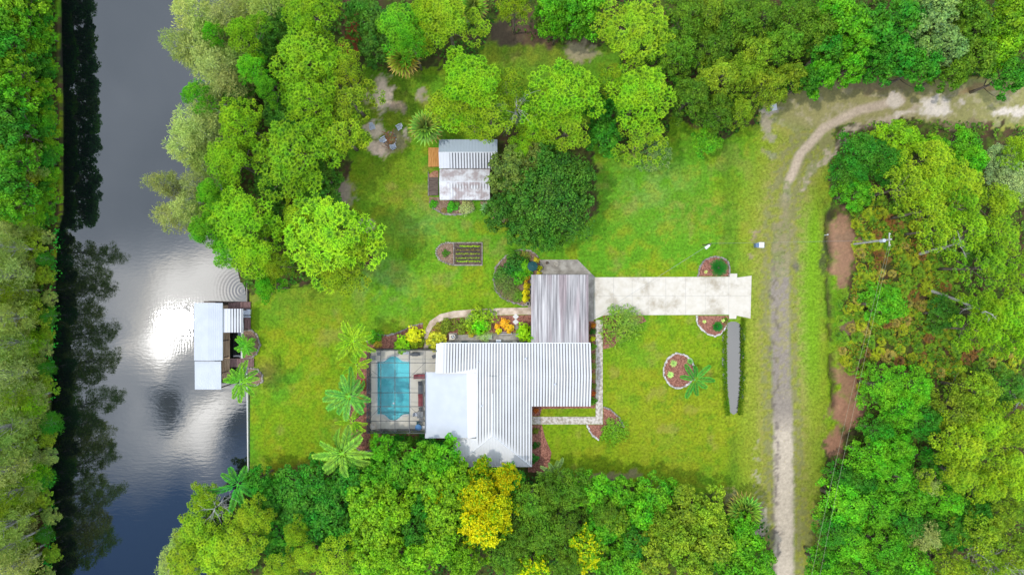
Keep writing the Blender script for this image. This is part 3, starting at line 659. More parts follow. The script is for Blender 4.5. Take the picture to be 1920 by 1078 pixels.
def planks(name, label, cat, poly_px, z0, z1, mat, n, along='x', gap=.025, parent=None, posts=True):
    """deck of boards: bounding box in px"""
    u0, v0, u1, v1 = poly_px; a = P(u0, v1, z1); b = P(u1, v0, z1)
    t = parent or thing(name, label, cat, ((a[0]+b[0])/2, (a[1]+b[1])/2, 0))
    hx, hy = (b[0]-a[0])/2, (b[1]-a[1])/2; g = G()
    for i in range(n):
        if along == 'x': w = 2*hy/n; g.box(-hx, hx, -hy+i*w+gap/2, -hy+(i+1)*w-gap/2, z1-.05, z1)
        else: w = 2*hx/n; g.box(-hx+i*w+gap/2, -hx+(i+1)*w-gap/2, -hy, hy, z1-.05, z1)
    if parent is None:
        g.build('planking', mat, t)
        for q in ((-hx+.1, 0, hx-.1) if along == 'x' else (-hy+.1, 0, hy-.1)):
            g = G()
            if along == 'x': g.box(q-.05, q+.05, -hy+.02, hy-.02, z1-.2, z1-.053)
            else: g.box(-hx+.02, hx-.02, q-.05, q+.05, z1-.2, z1-.053)
            g.build('joist', WOOD_DARK, t)
        for sx in (-1, 1):
            for sy in (-1, 1):
                g = G(); g.box(sx*(hx-.18)-.06, sx*(hx-.18)+.06, sy*(hy-.18)-.06, sy*(hy-.18)+.06, z0, z1-.203); g.build('post', WOOD_DARK, t)
    return t
planks('deck', 'small orange wooden deck against the left end of the striped shed', 'deck', (803,277,823,313), 0, .45, WOOD_ORANGE, 6, 'y')
# dark ramp with kerbs and a brick landing
t = thing('ramp', 'dark brown boarded ramp with pale edging left of the stained shed', 'ramp', P(813, 350))
g = G(); g.prism([(-.72,-1.35),(.72,-1.35),(.72,1.35),(-.72,1.35)], 0, .18); g.build('boards', WOOD_DARK, t)
g = G(); g.box(-.82,-.723,-1.45,2.2,0,.28); g.build('kerb', STONE, t)
g = G(); g.prism([(-.72,1.353),(.72,1.353),(.72,2.35),(.1,2.35),(-.72,1.8)], 0, .12); g.build('brick_landing', BRICK, t)

# ------------------------------------------------------------------ pool, deck, screen cage
def build_pool():
    k = S
    pool = [(708,678),(713,678),(718,677.7),(722,676.6),(725.5,674),(729,670.6),(733,668.3),(738,667.6),(743,668.3),(747,670.6),(750.5,674),(754,676.6),(758,677.7),(763,678),(767.5,678),
            (767.5,690),(767.5,705),(767.5,727),(767.5,750),(767.5,765),(767.5,776),(763,776),(758,776.4),(754,778),(750.5,781),(747,784.5),(743,786.8),(738,787.5),(733,786.8),(729,784.5),(725.5,781),(722,778),(718,776.4),(713,776),(708,776),
            (708,765),(708,750),(708,727),(708,705),(708,690)]
    poly = pp(pool); cx, cy, _ = P(738, 728)
    t = thing('swimming_pool', 'turquoise swimming pool with scalloped ends inside the screen cage', 'swimming pool', (cx, cy, 0))
    loc = [(x-cx, y-cy) for x, y in poly]; n = len(loc)
    # basin shell with a dished floor
    V = [(x, y, .10) for x, y in loc]+[(x*.985, y*.99, -1.3) for x, y in loc]; F = [(i, n+i, n+(i+1)%n, (i+1)%n) for i in range(n)]+[tuple(range(n, 2*n))]
    g = G(); g.add(V, F); g.build('basin', noisy('pool_plaster', (.36,.62,.65), (.40,.66,.69), 1.5), t)
    g = G(); top = [p for p in pool if p[1] <= 678]; g.prism([(x-cx, y-cy) for x, y in pp([(min(max(u,709),766.5), v+.6) for u, v in top]+[(766.5,707),(709,707)])], -1.29, -.35); g.build('shallow_shelf', noisy('pool_step', (.66,.76,.78), (.70,.80,.82), 1.5), t)
    g = G(); bot = [p for p in pool if p[1] >= 776][1:-1]; g.prism([(x-cx, y-cy) for x, y in pp([(u, v-.6) for u, v in bot]+[(712,773),(763,773)][::-1] if False else [(u, v-.6) for u, v in bot])], -1.29, -.4); g.build('step', noisy('pool_step_grey', (.56,.66,.68), (.60,.70,.72), 1.5), t)
    m, nt, N, L, b = newmat('pool_water'); setp(b, (.5,.8,.85), .04, 0, .5, 1.4)
    tr = N.new('ShaderNodeBsdfTransparent'); tr.inputs[0].default_value = (.42,.90,.93,1); mx = N.new('ShaderNodeMixShader'); fr = N.new('ShaderNodeFresnel'); fr.inputs[0].default_value = 1.5
    gl = N.new('ShaderNodeBsdfGlossy'); gl.inputs['Roughness'].default_value = .05
    nz = N.new('ShaderNodeTexNoise'); nz.inputs['Scale'].default_value = 1.5; bp = N.new('ShaderNodeBump'); bp.inputs['Strength'].default_value = .03; L.new(nz.outputs[0], bp.inputs['Height']); L.new(bp.outputs[0], gl.inputs['Normal'])
    L.new(fr.outputs[0], mx.inputs[0]); L.new(tr.outputs[0], mx.inputs[1]); L.new(gl.outputs[0], mx.inputs[2]); L.new(mx.outputs[0], N['Material Output'].inputs[0])
    g = G(); g.add([(x, y, -.02) for x, y in loc[::-1]], [tuple(range(n))]); g.build('pool_water', m, t)
    # coping
    g = G(); V = [(x, y, .112) for x, y in loc]; out = []
    for i in range(n):
        p = Vector(loc[i]); d0 = (p-Vector(loc[i-1])).normalized(); d1 = (Vector(loc[(i+1)%n])-p).normalized(); nn = (d0+d1).normalized(); q = p+Vector((-nn.y, nn.x))*.28
        out.append((q.x, q.y, .112))
    V += out; g.add(V+[(x, y, .06) for x, y, z in V], [(i, (i+1)%n, n+(i+1)%n, n+i) for i in range(n)]+[(n+i, n+(i+1)%n, 3*n+(i+1)%n, 3*n+i) for i in range(n)]+[(i, 2*n+i, 2*n+(i+1)%n, (i+1)%n) for i in range(n)])
    o = g.build('coping', plain('coping_paint', (.58,.57,.52)), t)
    # deck: ring between the pool outline and a rectangle
    ang = lambda p: math.atan2(p[1]-cy, p[0]-cx)
    rect = [(696,656),(819,656),(819,806),(696,806)]
    rp = []
    for (x, y) in poly:
        a = math.atan2(y-cy, x-cx); rp.append(a)
    X0, X1, Y0, Y1 = (696-960)*k, (819-960)*k, (539-806)*k, (539-656)*k
    g = G(); V = [(x, y, .10) for x, y in poly]; 
    def hit(x, y):
        dx, dy = x-cx, y-cy; s = min((X1-cx)/dx if dx > 0 else 1e9, (X0-cx)/dx if dx < 0 else 1e9, (Y1-cy)/dy if dy > 0 else 1e9, (Y0-cy)/dy if dy < 0 else 1e9); return (cx+dx*s, cy+dy*s)
    pts = list(poly)
    O = [hit(x, y) for x, y in pts]; V += [(x, y, .10) for x, y in O]; F = [(i, n+i, n+(i+1)%n, (i+1)%n) for i in range(n)]
    # close the four corners
    base = len(V)
    for cxr, cyr in ((X0,Y1),(X1,Y1),(X1,Y0),(X0,Y0)):
        for i in range(n):
            a, b_ = O[i], O[(i+1)%n]
            if (abs(a[0]-cxr) < 1e-4 and abs(b_[1]-cyr) < 1e-4) or (abs(a[1]-cyr) < 1e-4 and abs(b_[0]-cxr) < 1e-4):
                V.append((cxr, cyr, .10)); F.append((n+i, len(V)-1, n+(i+1)%n))
    g.add(V, F); tag(g.build('pool_deck', DECKM), kind='structure')
    g = G(); 
    for a, b_ in (((X0,Y0),(X1,Y0)),((X0,Y1),(X1,Y1)),((X0,Y0),(X0,Y1))): g.box(min(a[0],b_[0])-.12, max(a[0],b_[0])-(.003 if a[0]==b_[0] else 0), min(a[1],b_[1])-(.12 if a[1]==Y0 and a[1]==b_[1] else 0), max(a[1],b_[1])+(.12 if a[1]==Y1 and a[1]==b_[1] else 0), -.1, .094)
    tag(g.build('deck_kerb', CONC_GREY), kind='structure')
build_pool()

def build_cage():
    z = 3.3; t = thing('screen_enclosure', 'bronze framed mesh screen cage over the swimming pool', 'screen enclosure', P(745, 735)); X, Y, _ = t.location
    k = S*(H-z)/H; f = lambda u, v: ((u-960)*k-X, (539-v)*k-Y)
    us = [688,714,740.5,768,797,818.5]; vs = [657,680,707.5,736,762,789,812]
    g = G(); r = .045
    def bar(g, a, b, za=z, zb=z, r=.06): g.tube([(a[0], a[1], za), (b[0], b[1], zb)], r, 4)
    for i, u in enumerate(us):
        v1 = 812 if u < 797 else (696 if u > 797 else 812)
        bar(g, f(u, 657), f(u, v1))
    for v in vs: bar(g, f(688, v), f(818.5 if v < 697 else 797, v))
    g.build('roof_frame', ALU, t)
    for a, b in (((688,688),(714,707.5)),((768,707.5),(797,680)),((768,762),(797,789)),((688,789),(714,762))): g = G(); bar(g, f(*a), f(*b), r=.03); g.build('brace', ALU, t)
    for u in us[:-1]:
        for v in (657, 812):
            g = G(); p = f(u, v); g.box(p[0]-.04, p[0]+.04, p[1]-.04, p[1]+.04, 0, z-.04); g.build('post', ALU, t)
    for v in vs[1:-1]:
        g = G(); p = f(688, v); g.box(p[0]-.04, p[0]+.04, p[1]-.04, p[1]+.04, 0, z-.04); g.build('post', ALU, t)
    g = G()
    for h in (.35, 1.1):
        a, b, c_, d = f(688,657), f(688,812), f(818,657), f(797,812)
        for p, q in ((a,b),(a,c_),(b,d)): g.tube([(p[0],p[1],h),(q[0],q[1],h)], .03, 4)
    g.build('chair_rail', ALU, t)
    m, nt, N, L, b = newmat('insect_screen'); setp(b, (.07,.075,.08), .8)
    tr = N.new('ShaderNodeBsdfTransparent'); mx = N.new('ShaderNodeMixShader'); mx.inputs[0].default_value = .15; L.new(tr.outputs[0], mx.inputs[1]); L.new(b.outputs[0], mx.inputs[2]); L.new(mx.outputs[0], N['Material Output'].inputs[0])
    g = G()
    def q(*p): g.add(list(p), [tuple(range(len(p)))])
    a, b1, c1, d1, e1, f1 = f(688,657), f(818.5,657), f(818.5,697), f(797,697), f(797,812), f(688,812)
    q(*[(p[0],p[1],z+.03) for p in (a, f1, e1, d1, c1, b1)])
    g.build('roof_screen', m, t)
    m2, nt, N, L, b = newmat('wall_screen'); setp(b, (.03,.033,.036), .8)
    tr = N.new('ShaderNodeBsdfTransparent'); mx = N.new('ShaderNodeMixShader'); mx.inputs[0].default_value = .62; L.new(tr.outputs[0], mx.inputs[1]); L.new(b.outputs[0], mx.inputs[2]); L.new(mx.outputs[0], N['Material Output'].inputs[0])
    g = G()
    for p, r_ in ((a, f1), (f1, e1), (a, b1)): q((p[0],p[1],.05), (r_[0],r_[1],.05), (r_[0],r_[1],z), (p[0],p[1],z))
    g.build('wall_screen', m2, t)
build_cage()

# furniture on the pool deck
def lounger(px, py, rz, mat, label, group='loungers along the lanai'):
    t = thing('sun_lounger', label, 'sun lounger', P(px, py, .1), rz, group)
    g = G(); g.box(-.33,.33,-.95,.35,.30,.40); g.obox((0,.68,.55),(.33,.40,.05),0,tilt=(R(38),0,0)); g.build('cushion', mat, t)
    g = G(); g.box(-.36,-.33,-.97,.5,.24,.33); g.box(.33,.36,-.97,.5,.24,.33); g.box(-.33,.33,-.99,-.955,.24,.33); g.build('frame', MGREY, t)
    for sx in (-1,1):
        for yy in (-.85,.4):
            g = G(); g.box(sx*.345-.02, sx*.345+.02, yy-.02, yy+.02, 0, .24); g.build('leg', MGREY, t)
lounger(789.5, 705, R(90), RED, 'red lounger lying crosswise at the upper end of the lounger row')
lounger(789, 726, 0, DGREY, 'dark grey lounger between the two red loungers')
lounger(789, 750, 0, RED, 'red lounger beside the lower half of the pool')
def table_box(name, label, cat, px, py, w, d, h, mat, rz=0, z0=.1, group=None):
    t = thing(name, label, cat, P(px, py, z0), rz, group); g = G(); g.box(-w/2,w/2,-d/2,d/2,h-.05,h); g.build('table_top', mat, t)
    for sx in (-1,1):
        for sy in (-1,1):
            g = G(); g.box(sx*(w/2-.06)-.03, sx*(w/2-.06)+.03, sy*(d/2-.06)-.03, sy*(d/2-.06)+.03, 0, h-.053); g.build('leg', mat, t)
table_box('side_table', 'square grey table nearest the top left corner of the pool cage, touching the frame', 'table', 700.5, 670, .75, .6, .5, MGREY)
table_box('side_table', 'small square grey table above the pool, just right of the corner table', 'table', 711.5, 663, .6, .5, .5, MGREY)
table_box('bench', 'long light grey bench against the upper screen wall of the pool cage', 'bench', 759, 661, 1.3, .4, .42, LGREY)
table_box('dining_table', 'grey patio table among chairs below the lower red lounger', 'table', 789, 776, .9, 1.0, .72, MGREY)
def chair(px, py, rz, mat, label, group, z0=.1):
    t = thing('patio_chair', label, 'chair', P(px, py, z0), rz, group)
    g = G(); g.box(-.26,.26,-.26,.24,.40,.45); g.build('seat', mat, t); g = G(); g.obox((0,.28,.70),(.26,.03,.28),0,tilt=(R(-12),0,0)); g.build('backrest', mat, t)
    for sx in (-1,1):
        for sy in (-1,1):
            g = G(); g.box(sx*.23-.02, sx*.23+.02, sy*.21-.02, sy*.21+.02, 0, .40); g.build('leg', mat, t)
chair(789, 766.5, 0, DGREY, 'dark grey chair above the grey patio table', 'chairs round the patio table')
chair(789.5, 787, R(180), MGREY, 'grey chair below the grey patio table', 'chairs round the patio table')
chair(780, 776, R(90), LGREY, 'pale grey chair left of the grey patio table', 'chairs round the patio table')
chair(814, 668, R(-70), DGREY, 'dark chair standing alone near the corner of the striped roof', 'lone chairs')
# grill
t = thing('grill', 'long dark grill with side shelves in the upper right of the pool cage', 'grill', P(779.5, 663, .1))
g = G(); g.box(-.45,.45,-.28,.28,.15,.85); g.build('cabinet', MGREY, t)
g = G(); g.tube([(-.43,0,.9),(.43,0,.9)], .26, 12); g.build('lid', DGREY, t)
for s in (-1,1): g = G(); g.box(min(s*.453,s*.8), max(s*.453,s*.8), -.2, .2, .8, .84); g.build('side_shelf', DGREY, t)
# round blue table
t = thing('round_table', 'round blue table at the lower right corner of the pool deck', 'table', P(785.5, 799.5, .1))
g = G(); g.cyl(0,0,.66,.71,.48,sides=28); g.build('table_top', BLUEC, t); g = G(); g.cyl(0,0,.03,.658,.05); g.cyl(0,0,0,.03,.25,sides=16); g.build('pedestal', WHITE, t)
chair(795, 800, R(-90), WHITE, 'white chair beside the round blue table', 'lone chairs')
chair(785, 791.8, 0, TEAL, 'teal chair above the round blue table', 'lone chairs')
# plaster urn
t = thing('garden_urn', 'cream plaster urn with handles in the lower left corner of the pool cage', 'urn', P(701.5, 797, .1))
g = G(); prof = [(.30,0),(.30,.06),(.12,.12),(.14,.2),(.42,.5),(.5,.7),(.55,.75),(.46,.75),(.40,.62)]
ns = 20; V = [(r*math.cos(2*math.pi*k/ns), r*math.sin(2*math.pi*k/ns), z) for r, z in prof for k in range(ns)]
g.add(V, [(i*ns+k, i*ns+(k+1)%ns, (i+1)*ns+(k+1)%ns, (i+1)*ns+k) for i in range(len(prof)-1) for k in range(ns)]); g.build('bowl', CREAM, t, smooth=True)
for s in (-1,1): g = G(); g.tube([(s*.46,0,.42),(s*.66,0,.5),(s*.64,0,.66),(s*.5,0,.7)], .035, 6); g.build('handle', CREAM, t)
g = G(); g.cyl(0,0,.5,.60,.42,sides=16); g.build('filling', STONE_WHITE, t)
# floating chlorinator
t = thing('chlorine_floater', 'small white float on the pool water', 'pool float', P(738, 756, 0)); g = G(); g.cyl(0,0,-.05,.07,.15,.13,sides=14); g.build('float_ring', WHITE, t); g = G(); g.cyl(0,0,.071,.13,.07,sides=10); g.build('cap', WHITE, t)

# ------------------------------------------------------------------ boathouse, docks, sea wall
def build_boathouse():
    t = thing('boathouse', 'white roofed boathouse on posts over the canal with a lower flat roof at one end', 'boathouse', P(392, 640)); X, Y, _ = t.location
    z = 3.2; k = S*(H-z)/H; f = lambda u, v, kk=k: ((u-960)*kk-X, (539-v)*kk-Y)
    # gently pitched main roof: narrow ribs modelled
    g = G(); cols = 14; us = np.linspace(364, 417.5, cols*2+1); V = []; F = []
    for i, u in enumerate(us):
        zz = 3.2+.35*(1-abs(u-391)/27)+.02*(i % 2); a = f(u, 568); b = f(u, 675.5); V += [(a[0],a[1],zz),(b[0],b[1],zz)]
        if i: F.append((2*i-1, 2*i+1, 2*i, 2*i-2))
    g.add(V, F); o = g.build('roof', WHITE_ROOF, t); md = o.modifiers.new('sheet thickness', 'SOLIDIFY'); md.thickness = .07; md.offset = -1
    g = G(); us = np.linspace(363.5, 413, 23); V = []; F = []
    for i, u in enumerate(us):
        zz = 2.95+.012*(i % 2); a = f(u, 677.5); b = f(u, 730.5); V += [(a[0],a[1],zz),(b[0],b[1],zz-.08)]
        if i: F.append((2*i-1, 2*i+1, 2*i, 2*i-2))
    g.add(V, F); o = g.build('flat_roof', WHITE_ROOF, t); md = o.modifiers.new('sheet thickness', 'SOLIDIFY'); md.thickness = .07; md.offset = -1
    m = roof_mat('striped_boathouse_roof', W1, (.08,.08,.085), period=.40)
    x0, x1 = (417.5-960)*k, (454-960)*k; y0, y1 = (539-623.5)*k, (539-579)*k
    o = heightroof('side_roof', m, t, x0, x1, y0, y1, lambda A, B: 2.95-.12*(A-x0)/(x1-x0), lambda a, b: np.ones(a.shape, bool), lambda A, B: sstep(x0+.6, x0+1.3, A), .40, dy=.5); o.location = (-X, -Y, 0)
    for u in (368, 412):
        for v in (572, 606, 640, 672, 700, 727):
            g = G(); p = f(u, v); g.cyl(p[0], p[1], -1.8, 3.15 if v < 676 else 2.85, .09, sides=8); g.build('post', WOOD_DARK, t)
    for v in (582, 620):
        g = G(); p = f(450, v); g.cyl(p[0], p[1], -1.2, 2.8, .07, sides=8); g.build('post', WOOD_DARK, t)
    g = G(); a, b = f(365, 569.5), f(417, 674); g.box(a[0], a[0]+.1, b[1], a[1], 2.95, 3.1); g.box(b[0]-.1, b[0], b[1], a[1], 2.95, 3.1); g.box(a[0]+.1, b[0]-.1, a[1]-.1, a[1], 2.95, 3.1); g.build('beam', plain('blue_white_trim', (.5,.6,.65)), t)
    g = G(); a, b = f(366, 566.5), f(424, 567.5); g.tube([(a[0],a[1],.3),(b[0],b[1],.3)], .09, 6, ); g.build('mooring_beam', WOOD_DARK, t)
build_boathouse()
planks('dock', 'tan boarded dock walkway along the landward side of the boathouse', 'dock', (415,570,431,700), -1.6, .15, WOOD_TAN, 5, 'y')
planks('dock', 'red-brown plank dock at the upper side of the boathouse by the lawn', 'dock', (428,566,470,579), -1.4, .22, WOOD_RED, 16, 'y')
planks('dock', 'short dark red-brown gangway between the striped boathouse roof and the lawn', 'dock', (458,592,470,618), -1.4, .2, WOOD_RED, 4, 'y')
planks('dock', 'red-brown plank dock below the dark boat slip, under the palm', 'dock', (431,672,476,688), -1.4, .24, WOOD_RED, 17, 'y')
planks('dock', 'narrow tan plank walk left of the palm at the lower end of the boathouse', 'dock', (416,700,431,712), -1.4, .1, WOOD_TAN, 4, 'y')
t = thing('cooler', 'white and pale green dock box on the dock right of the striped boathouse roof', 'dock box', P(463, 585, .2)); g = G(); g.box(-.62,.62,-.38,.38,0,.5); g.build('body', WHITE, t); g = G(); g.box(-.66,.66,-.42,.42,.503,.6); g.build('lid', LGREY, t)
planks('gangplank', 'narrow pale grey plank across the boat slip below the white dock box', 'plank', (449,592,470,595.5), -.2, .45, LGREY, 2, 'x')
# small skiff under the side roof
t = thing('rowing_boat', 'small grey boat half under the striped boathouse roof', 'boat', P(453, 611, -.4), R(90))
g = G(); st = [(-1.4,.35),(-.6,.5),(.3,.5),(1.0,.3),(1.5,.03)]; V = []
for x, w in st: V += [(x,-w,.45),(x,-w*.7,.05),(x,w*.7,.05),(x,w,.45)]
F = [(4*i+j, 4*i+j+1, 4*i+5+j, 4*i+4+j) for i in range(len(st)-1) for j in range(3)]+[(0,1,2,3)]
g.add(V, F); o = g.build('hull', LGREY, t); o.modifiers.new('hull thickness', 'SOLIDIFY').thickness = .04
for x in (-.8, .2): g = G(); g.box(x-.12,x+.12,-.4,.4,.3,.34); g.build('seat', WOOD_TAN, t)
# dark slip water edge: pale concrete lip right of the slip
g = G(); a = P(452, 680, 0); b = P(456.5, 620, 0); g.box(a[0], b[0], a[1], b[1], -1.5, .12); tag(g.build('slip_wall', CONC_WHITE), 'narrow white concrete lip beside the dark boat slip under the fern palm', 'wall')
g = G(); a = P(463.2, 884, 0)
g.prism(pp([(462.5,700),(464.2,700),(466.2,884),(464.5,884)]), -1.6, .14); tag(g.build('sea_wall', CONC_WHITE), 'thin white sea wall between the canal and the lawn below the boathouse', 'sea wall')
g = G(); g.prism(pp([(462.0,530),(463.6,530),(463.6,566),(462.0,566)]), -1.6, .1); tag(g.build('sea_wall', CONC_GREY), 'short grey sea wall above the boathouse dock beside the rippling water', 'sea wall')

# ------------------------------------------------------------------ leafy prototypes
def rnd(n, a, b): return RNG.uniform(a, b, n)
def unit(v): return v/np.maximum(np.linalg.norm(v, axis=1, keepdims=True), 1e-6)
def scatter_leaves(g, c, nrm, size, aspect=.6, t=(.2,.8), spread=.7, up=0.0, m=0):
    """leaf quads at c, roughly perpendicular to nrm"""
    n = len(c); nr = unit(nrm+RNG.normal(0, spread*.6, (n,3))); r = RNG.normal(0, 1, (n,3)); a = unit(np.cross(nr, r)); a[:,2] += up; a = unit(a); b = unit(np.cross(nr, a))
    sz = size*rnd(n, .65, 1.3); g.leaves(c-a*sz[:,None]*.5, a*sz[:,None], b*(sz*aspect*.5)[:,None], *[np.clip(rnd(n, t[0], t[1])+d, 0, 1.3) for d in (-.08, .08)], m=m)
def sphere_pts(n, up=-.3):
    v = unit(RNG.normal(0, 1, (n*4+24,3))); v = v[v[:,2] > up][:n]; return v
def lobes(n, Rr, z0, z1, rl, flat=.8, rmin=0, wild=.2):
    out = []
    for i in range(n):
        a = i*2.39996+RNG.uniform(-.3,.3); r = Rr*math.sqrt((i+.5)/n)*RNG.uniform(1-wild,1+wild)*(1 if i else 0); r = max(r, rmin)
        z = z0+(z1-z0)*(1-min(1,r/Rr)**2*.9)*RNG.uniform(.72,1.05); out.append((np.array([r*math.cos(a), r*math.sin(a), z]), rl*RNG.uniform(.7,1.25)))
    return out
def trunk(h, r0, lobs, lean=.15, bare=.45, fork=.8):
    g = G(); a = RNG.uniform(0, 6.28); top = np.array([lean*math.cos(a), lean*math.sin(a), h])
    pts = [top*f+np.array([RNG.normal(0,.06), RNG.normal(0,.06), 0])*(f > 0) for f in (0,.25,.5,.75,1)]
    g.tube(pts, [r0*1.35, r0, r0*.85, r0*.6, r0*.22], 8)
    for c, rl in lobs:
        f = np.clip(RNG.uniform(bare, .9)*c[2]/h, bare*.8, .95); s = top*f; mid = (s+c)/2+np.array([0,0,-.25]); g.tube([s, mid, c], [r0*.36, r0*.22, r0*.07], 5)
    return g
protos = {}
def make_pine(n_l=21, Rr=4.2, tuft=20, dens=1.0):
    lb = lobes(n_l, Rr*.80, 9.2, 13.6, 1.02, wild=.38); g = G()
    for c, rl in lb:
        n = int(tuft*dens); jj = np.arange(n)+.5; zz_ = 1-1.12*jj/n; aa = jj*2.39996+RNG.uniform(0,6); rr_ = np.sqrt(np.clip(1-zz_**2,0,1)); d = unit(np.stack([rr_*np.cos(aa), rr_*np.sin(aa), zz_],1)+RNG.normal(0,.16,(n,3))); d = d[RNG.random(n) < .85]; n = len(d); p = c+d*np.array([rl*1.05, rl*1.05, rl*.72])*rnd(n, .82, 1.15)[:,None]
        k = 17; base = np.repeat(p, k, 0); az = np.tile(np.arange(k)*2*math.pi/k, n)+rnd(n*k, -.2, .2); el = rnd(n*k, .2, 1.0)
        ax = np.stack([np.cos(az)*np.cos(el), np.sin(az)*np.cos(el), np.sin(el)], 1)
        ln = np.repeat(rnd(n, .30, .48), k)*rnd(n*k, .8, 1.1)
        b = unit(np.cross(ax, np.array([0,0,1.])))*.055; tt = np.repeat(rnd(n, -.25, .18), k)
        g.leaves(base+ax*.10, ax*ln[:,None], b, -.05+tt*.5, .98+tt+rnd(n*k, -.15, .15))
        # dark leaves paint the shade in the heart of each tuft
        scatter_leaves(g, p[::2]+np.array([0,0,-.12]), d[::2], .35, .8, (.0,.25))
    t = trunk(13, .22, lb, .35, .7)
    return [('trunk', t.mesh('pine_trunk', BARK, True)), ('crown', g.mesh('pine_crown', FOL))]
def make_broad(Rr=3.6, h=10, nl=28, per=180, size=.36, z0=5.2, rl=.98, t=(.1,.85), aspect=.62, flat=.85, sub=5, r0=.22):
    lb = lobes(nl, Rr*.82, z0, h-rl*.8, rl); g = G()
    for c, r in lb:
        lt = RNG.uniform(-.12,.12)
        for s in range(sub):            # small twig clumps on each limb's lobe
            d = sphere_pts(3, -.1)[0]; cc = c+d*r*.75; rr = r*RNG.uniform(.38,.62); n = int(per/sub); dd = sphere_pts(n, -.25)
            p = cc+dd*rr*rnd(n, .7, 1.1)[:,None]*np.array([1,1,flat])
            scatter_leaves(g, p, dd+np.array([0,0,.5]), size, aspect, (t[0]+lt, t[1]+lt), .8)
    t_ = trunk(h-rl*1.2, r0, lb, .3, .35)
    return [('trunk', t_.mesh('broadleaf_trunk', BARK, True)), ('crown', g.mesh('broadleaf_crown', FOL))]
def make_feather(Rr=3.0, h=14, nl=26, per=190, z0=4.0):
    lb = []
    for i in range(nl):
        f = (i+.5)/nl; a = i*2.4; z = z0+(h-z0)*f; r = Rr*(.35+.65*math.sin(math.pi*min(1, f*.8+.15)))*RNG.uniform(.4,.85); lb.append((np.array([r*math.cos(a), r*math.sin(a), z]), RNG.uniform(.8,1.3)))
    g = G()
    for c, r in lb:
        for s in range(4):
            d = sphere_pts(3, -.4)[0]; cc = c+d*r*.6; n = per//4; dd = sphere_pts(n, -.6); p = cc+dd*r*.55*rnd(n,.4,1.1)[:,None]
            ax = unit(dd*.7+RNG.normal(0,.45,(n,3))+np.array([c[0]*.08,c[1]*.08,.15])); ln = rnd(n,.3,.6); b = unit(np.cross(ax, RNG.normal(0,1,(n,3))))*.05
            g.leaves(p, ax*ln[:,None], b, rnd(n,.1,.5), rnd(n,.5,1.0))
    t_ = trunk(h*.95, .18, lb, .3, .25)
    return [('trunk', t_.mesh('feathery_trunk', DEADWOOD, True)), ('crown', g.mesh('feathery_crown', FOL))]
def blossoms(crown_parts, n=420):
    me = crown_parts[1][1]; co = np.zeros(len(me.vertices)*3, np.float32); me.vertices.foreach_get('co', co); co = co.reshape(-1,3)
    pick = co[RNG.choice(len(co), n*2, replace=False)]; pick = pick[np.argsort(-pick[:,2]+RNG.normal(0,1.2,len(pick)))][:n]
    g = G()
    for j in range(5):
        a = unit(RNG.normal(0,1,(n,3))*np.array([1,1,.5])+np.array([0,0,.6])); b = unit(np.cross(a, RNG.normal(0,1,(n,3))))*.11
        g.leaves(pick+np.array([0,0,.08])+RNG.normal(0,.06,(n,3)), a*.34, b, rnd(n,.2,.6), rnd(n,.5,.9))
    return ('blossom', g.mesh('blossom', FOL))
def make_dead(h=11, n=16, Rr=3.0, fine=5):
    g = G(); g.tube([(0,0,0),(.1,.05,h*.4),(0,.2,h*.75),(.2,.1,h)], [.26,.2,.13,.04], 7); l = G()
    for i in range(n):
        f = RNG.uniform(.5,.98); a = RNG.uniform(0,6.28); ln = Rr*RNG.uniform(.5,1.1)*(1.2-f*.5); s = np.array([.1,.1,h*f]); d = np.array([math.cos(a), math.sin(a), RNG.uniform(.1,.7)]); e = s+d*ln; mid = (s+e)/2+RNG.normal(0,.15,3)
        l.tube([s, mid, e], [.07,.045,.015], 4)
        for j in range(fine):
            q = s+(e-s)*RNG.uniform(.35,.95); dd = d+RNG.normal(0,.6,3); l.tube([q, q+dd*ln*.25, q+dd*ln*.42+RNG.normal(0,.1,3)], [.028,.02,.008], 3)
    return [('trunk', g.mesh('dead_trunk', DEADWOOD, True)), ('branches', l.mesh('dead_branches', DEADWOOD))]
protos['pine'] = [make_pine() for _ in range(4)]
protos['thin_pine'] = [make_pine(14, 3.9, 15) for _ in range(3)]
protos['broad'] = [make_broad() for _ in range(4)]
protos['fine'] = [make_broad(3.6, 10, 30, 230, .25, rl=.95, aspect=.55, sub=6) for _ in range(3)]
protos['oak'] = [make_broad(6.8, 12, 60, 270, .34, 5.0, 1.5, (0,.75), sub=7, r0=.42)]
protos['feather'] = [make_feather() for _ in range(4)]
protos['dead'] = [make_dead(), make_dead(8, 22, 3.4, 8)]
fl = make_broad(3.6, 10, 24, 150, .34); protos['flower'] = [fl+[blossoms(fl, 950)]]
fl2 = make_broad(3.2, 8, 18, 200, .34, z0=4.2); protos['flower_light'] = [fl2+[blossoms(fl2, 180)]]
REF = {'pine':(4.2,14), 'thin_pine':(3.9,14), 'broad':(3.6,10), 'fine':(3.6,10), 'oak':(6.8,12), 'feather':(3.0,14), 'dead':(3.0,11), 'flower':(3.6,10), 'flower_light':(3.2,8)}
COL = {'P':(.145,.285,.010), 'PY':(.185,.285,.014), 'PG':(.09,.28,.014), 'D':(.05,.15,.018), 'O':(.075,.165,.012), 'OY':(.15,.235,.016), 'B':(.075,.255,.010), 'BD':(.035,.17,.014),
       'BY':(.135,.28,.010), 'M':(.25,.285,.125), 'MG':(.20,.27,.085), 'L':(.15,.25,.10), 'LG':(.24,.32,.19), 'W':(.09,.13,.03)}
TREES = []      # (px, py, species, code, radius m, height m, what)
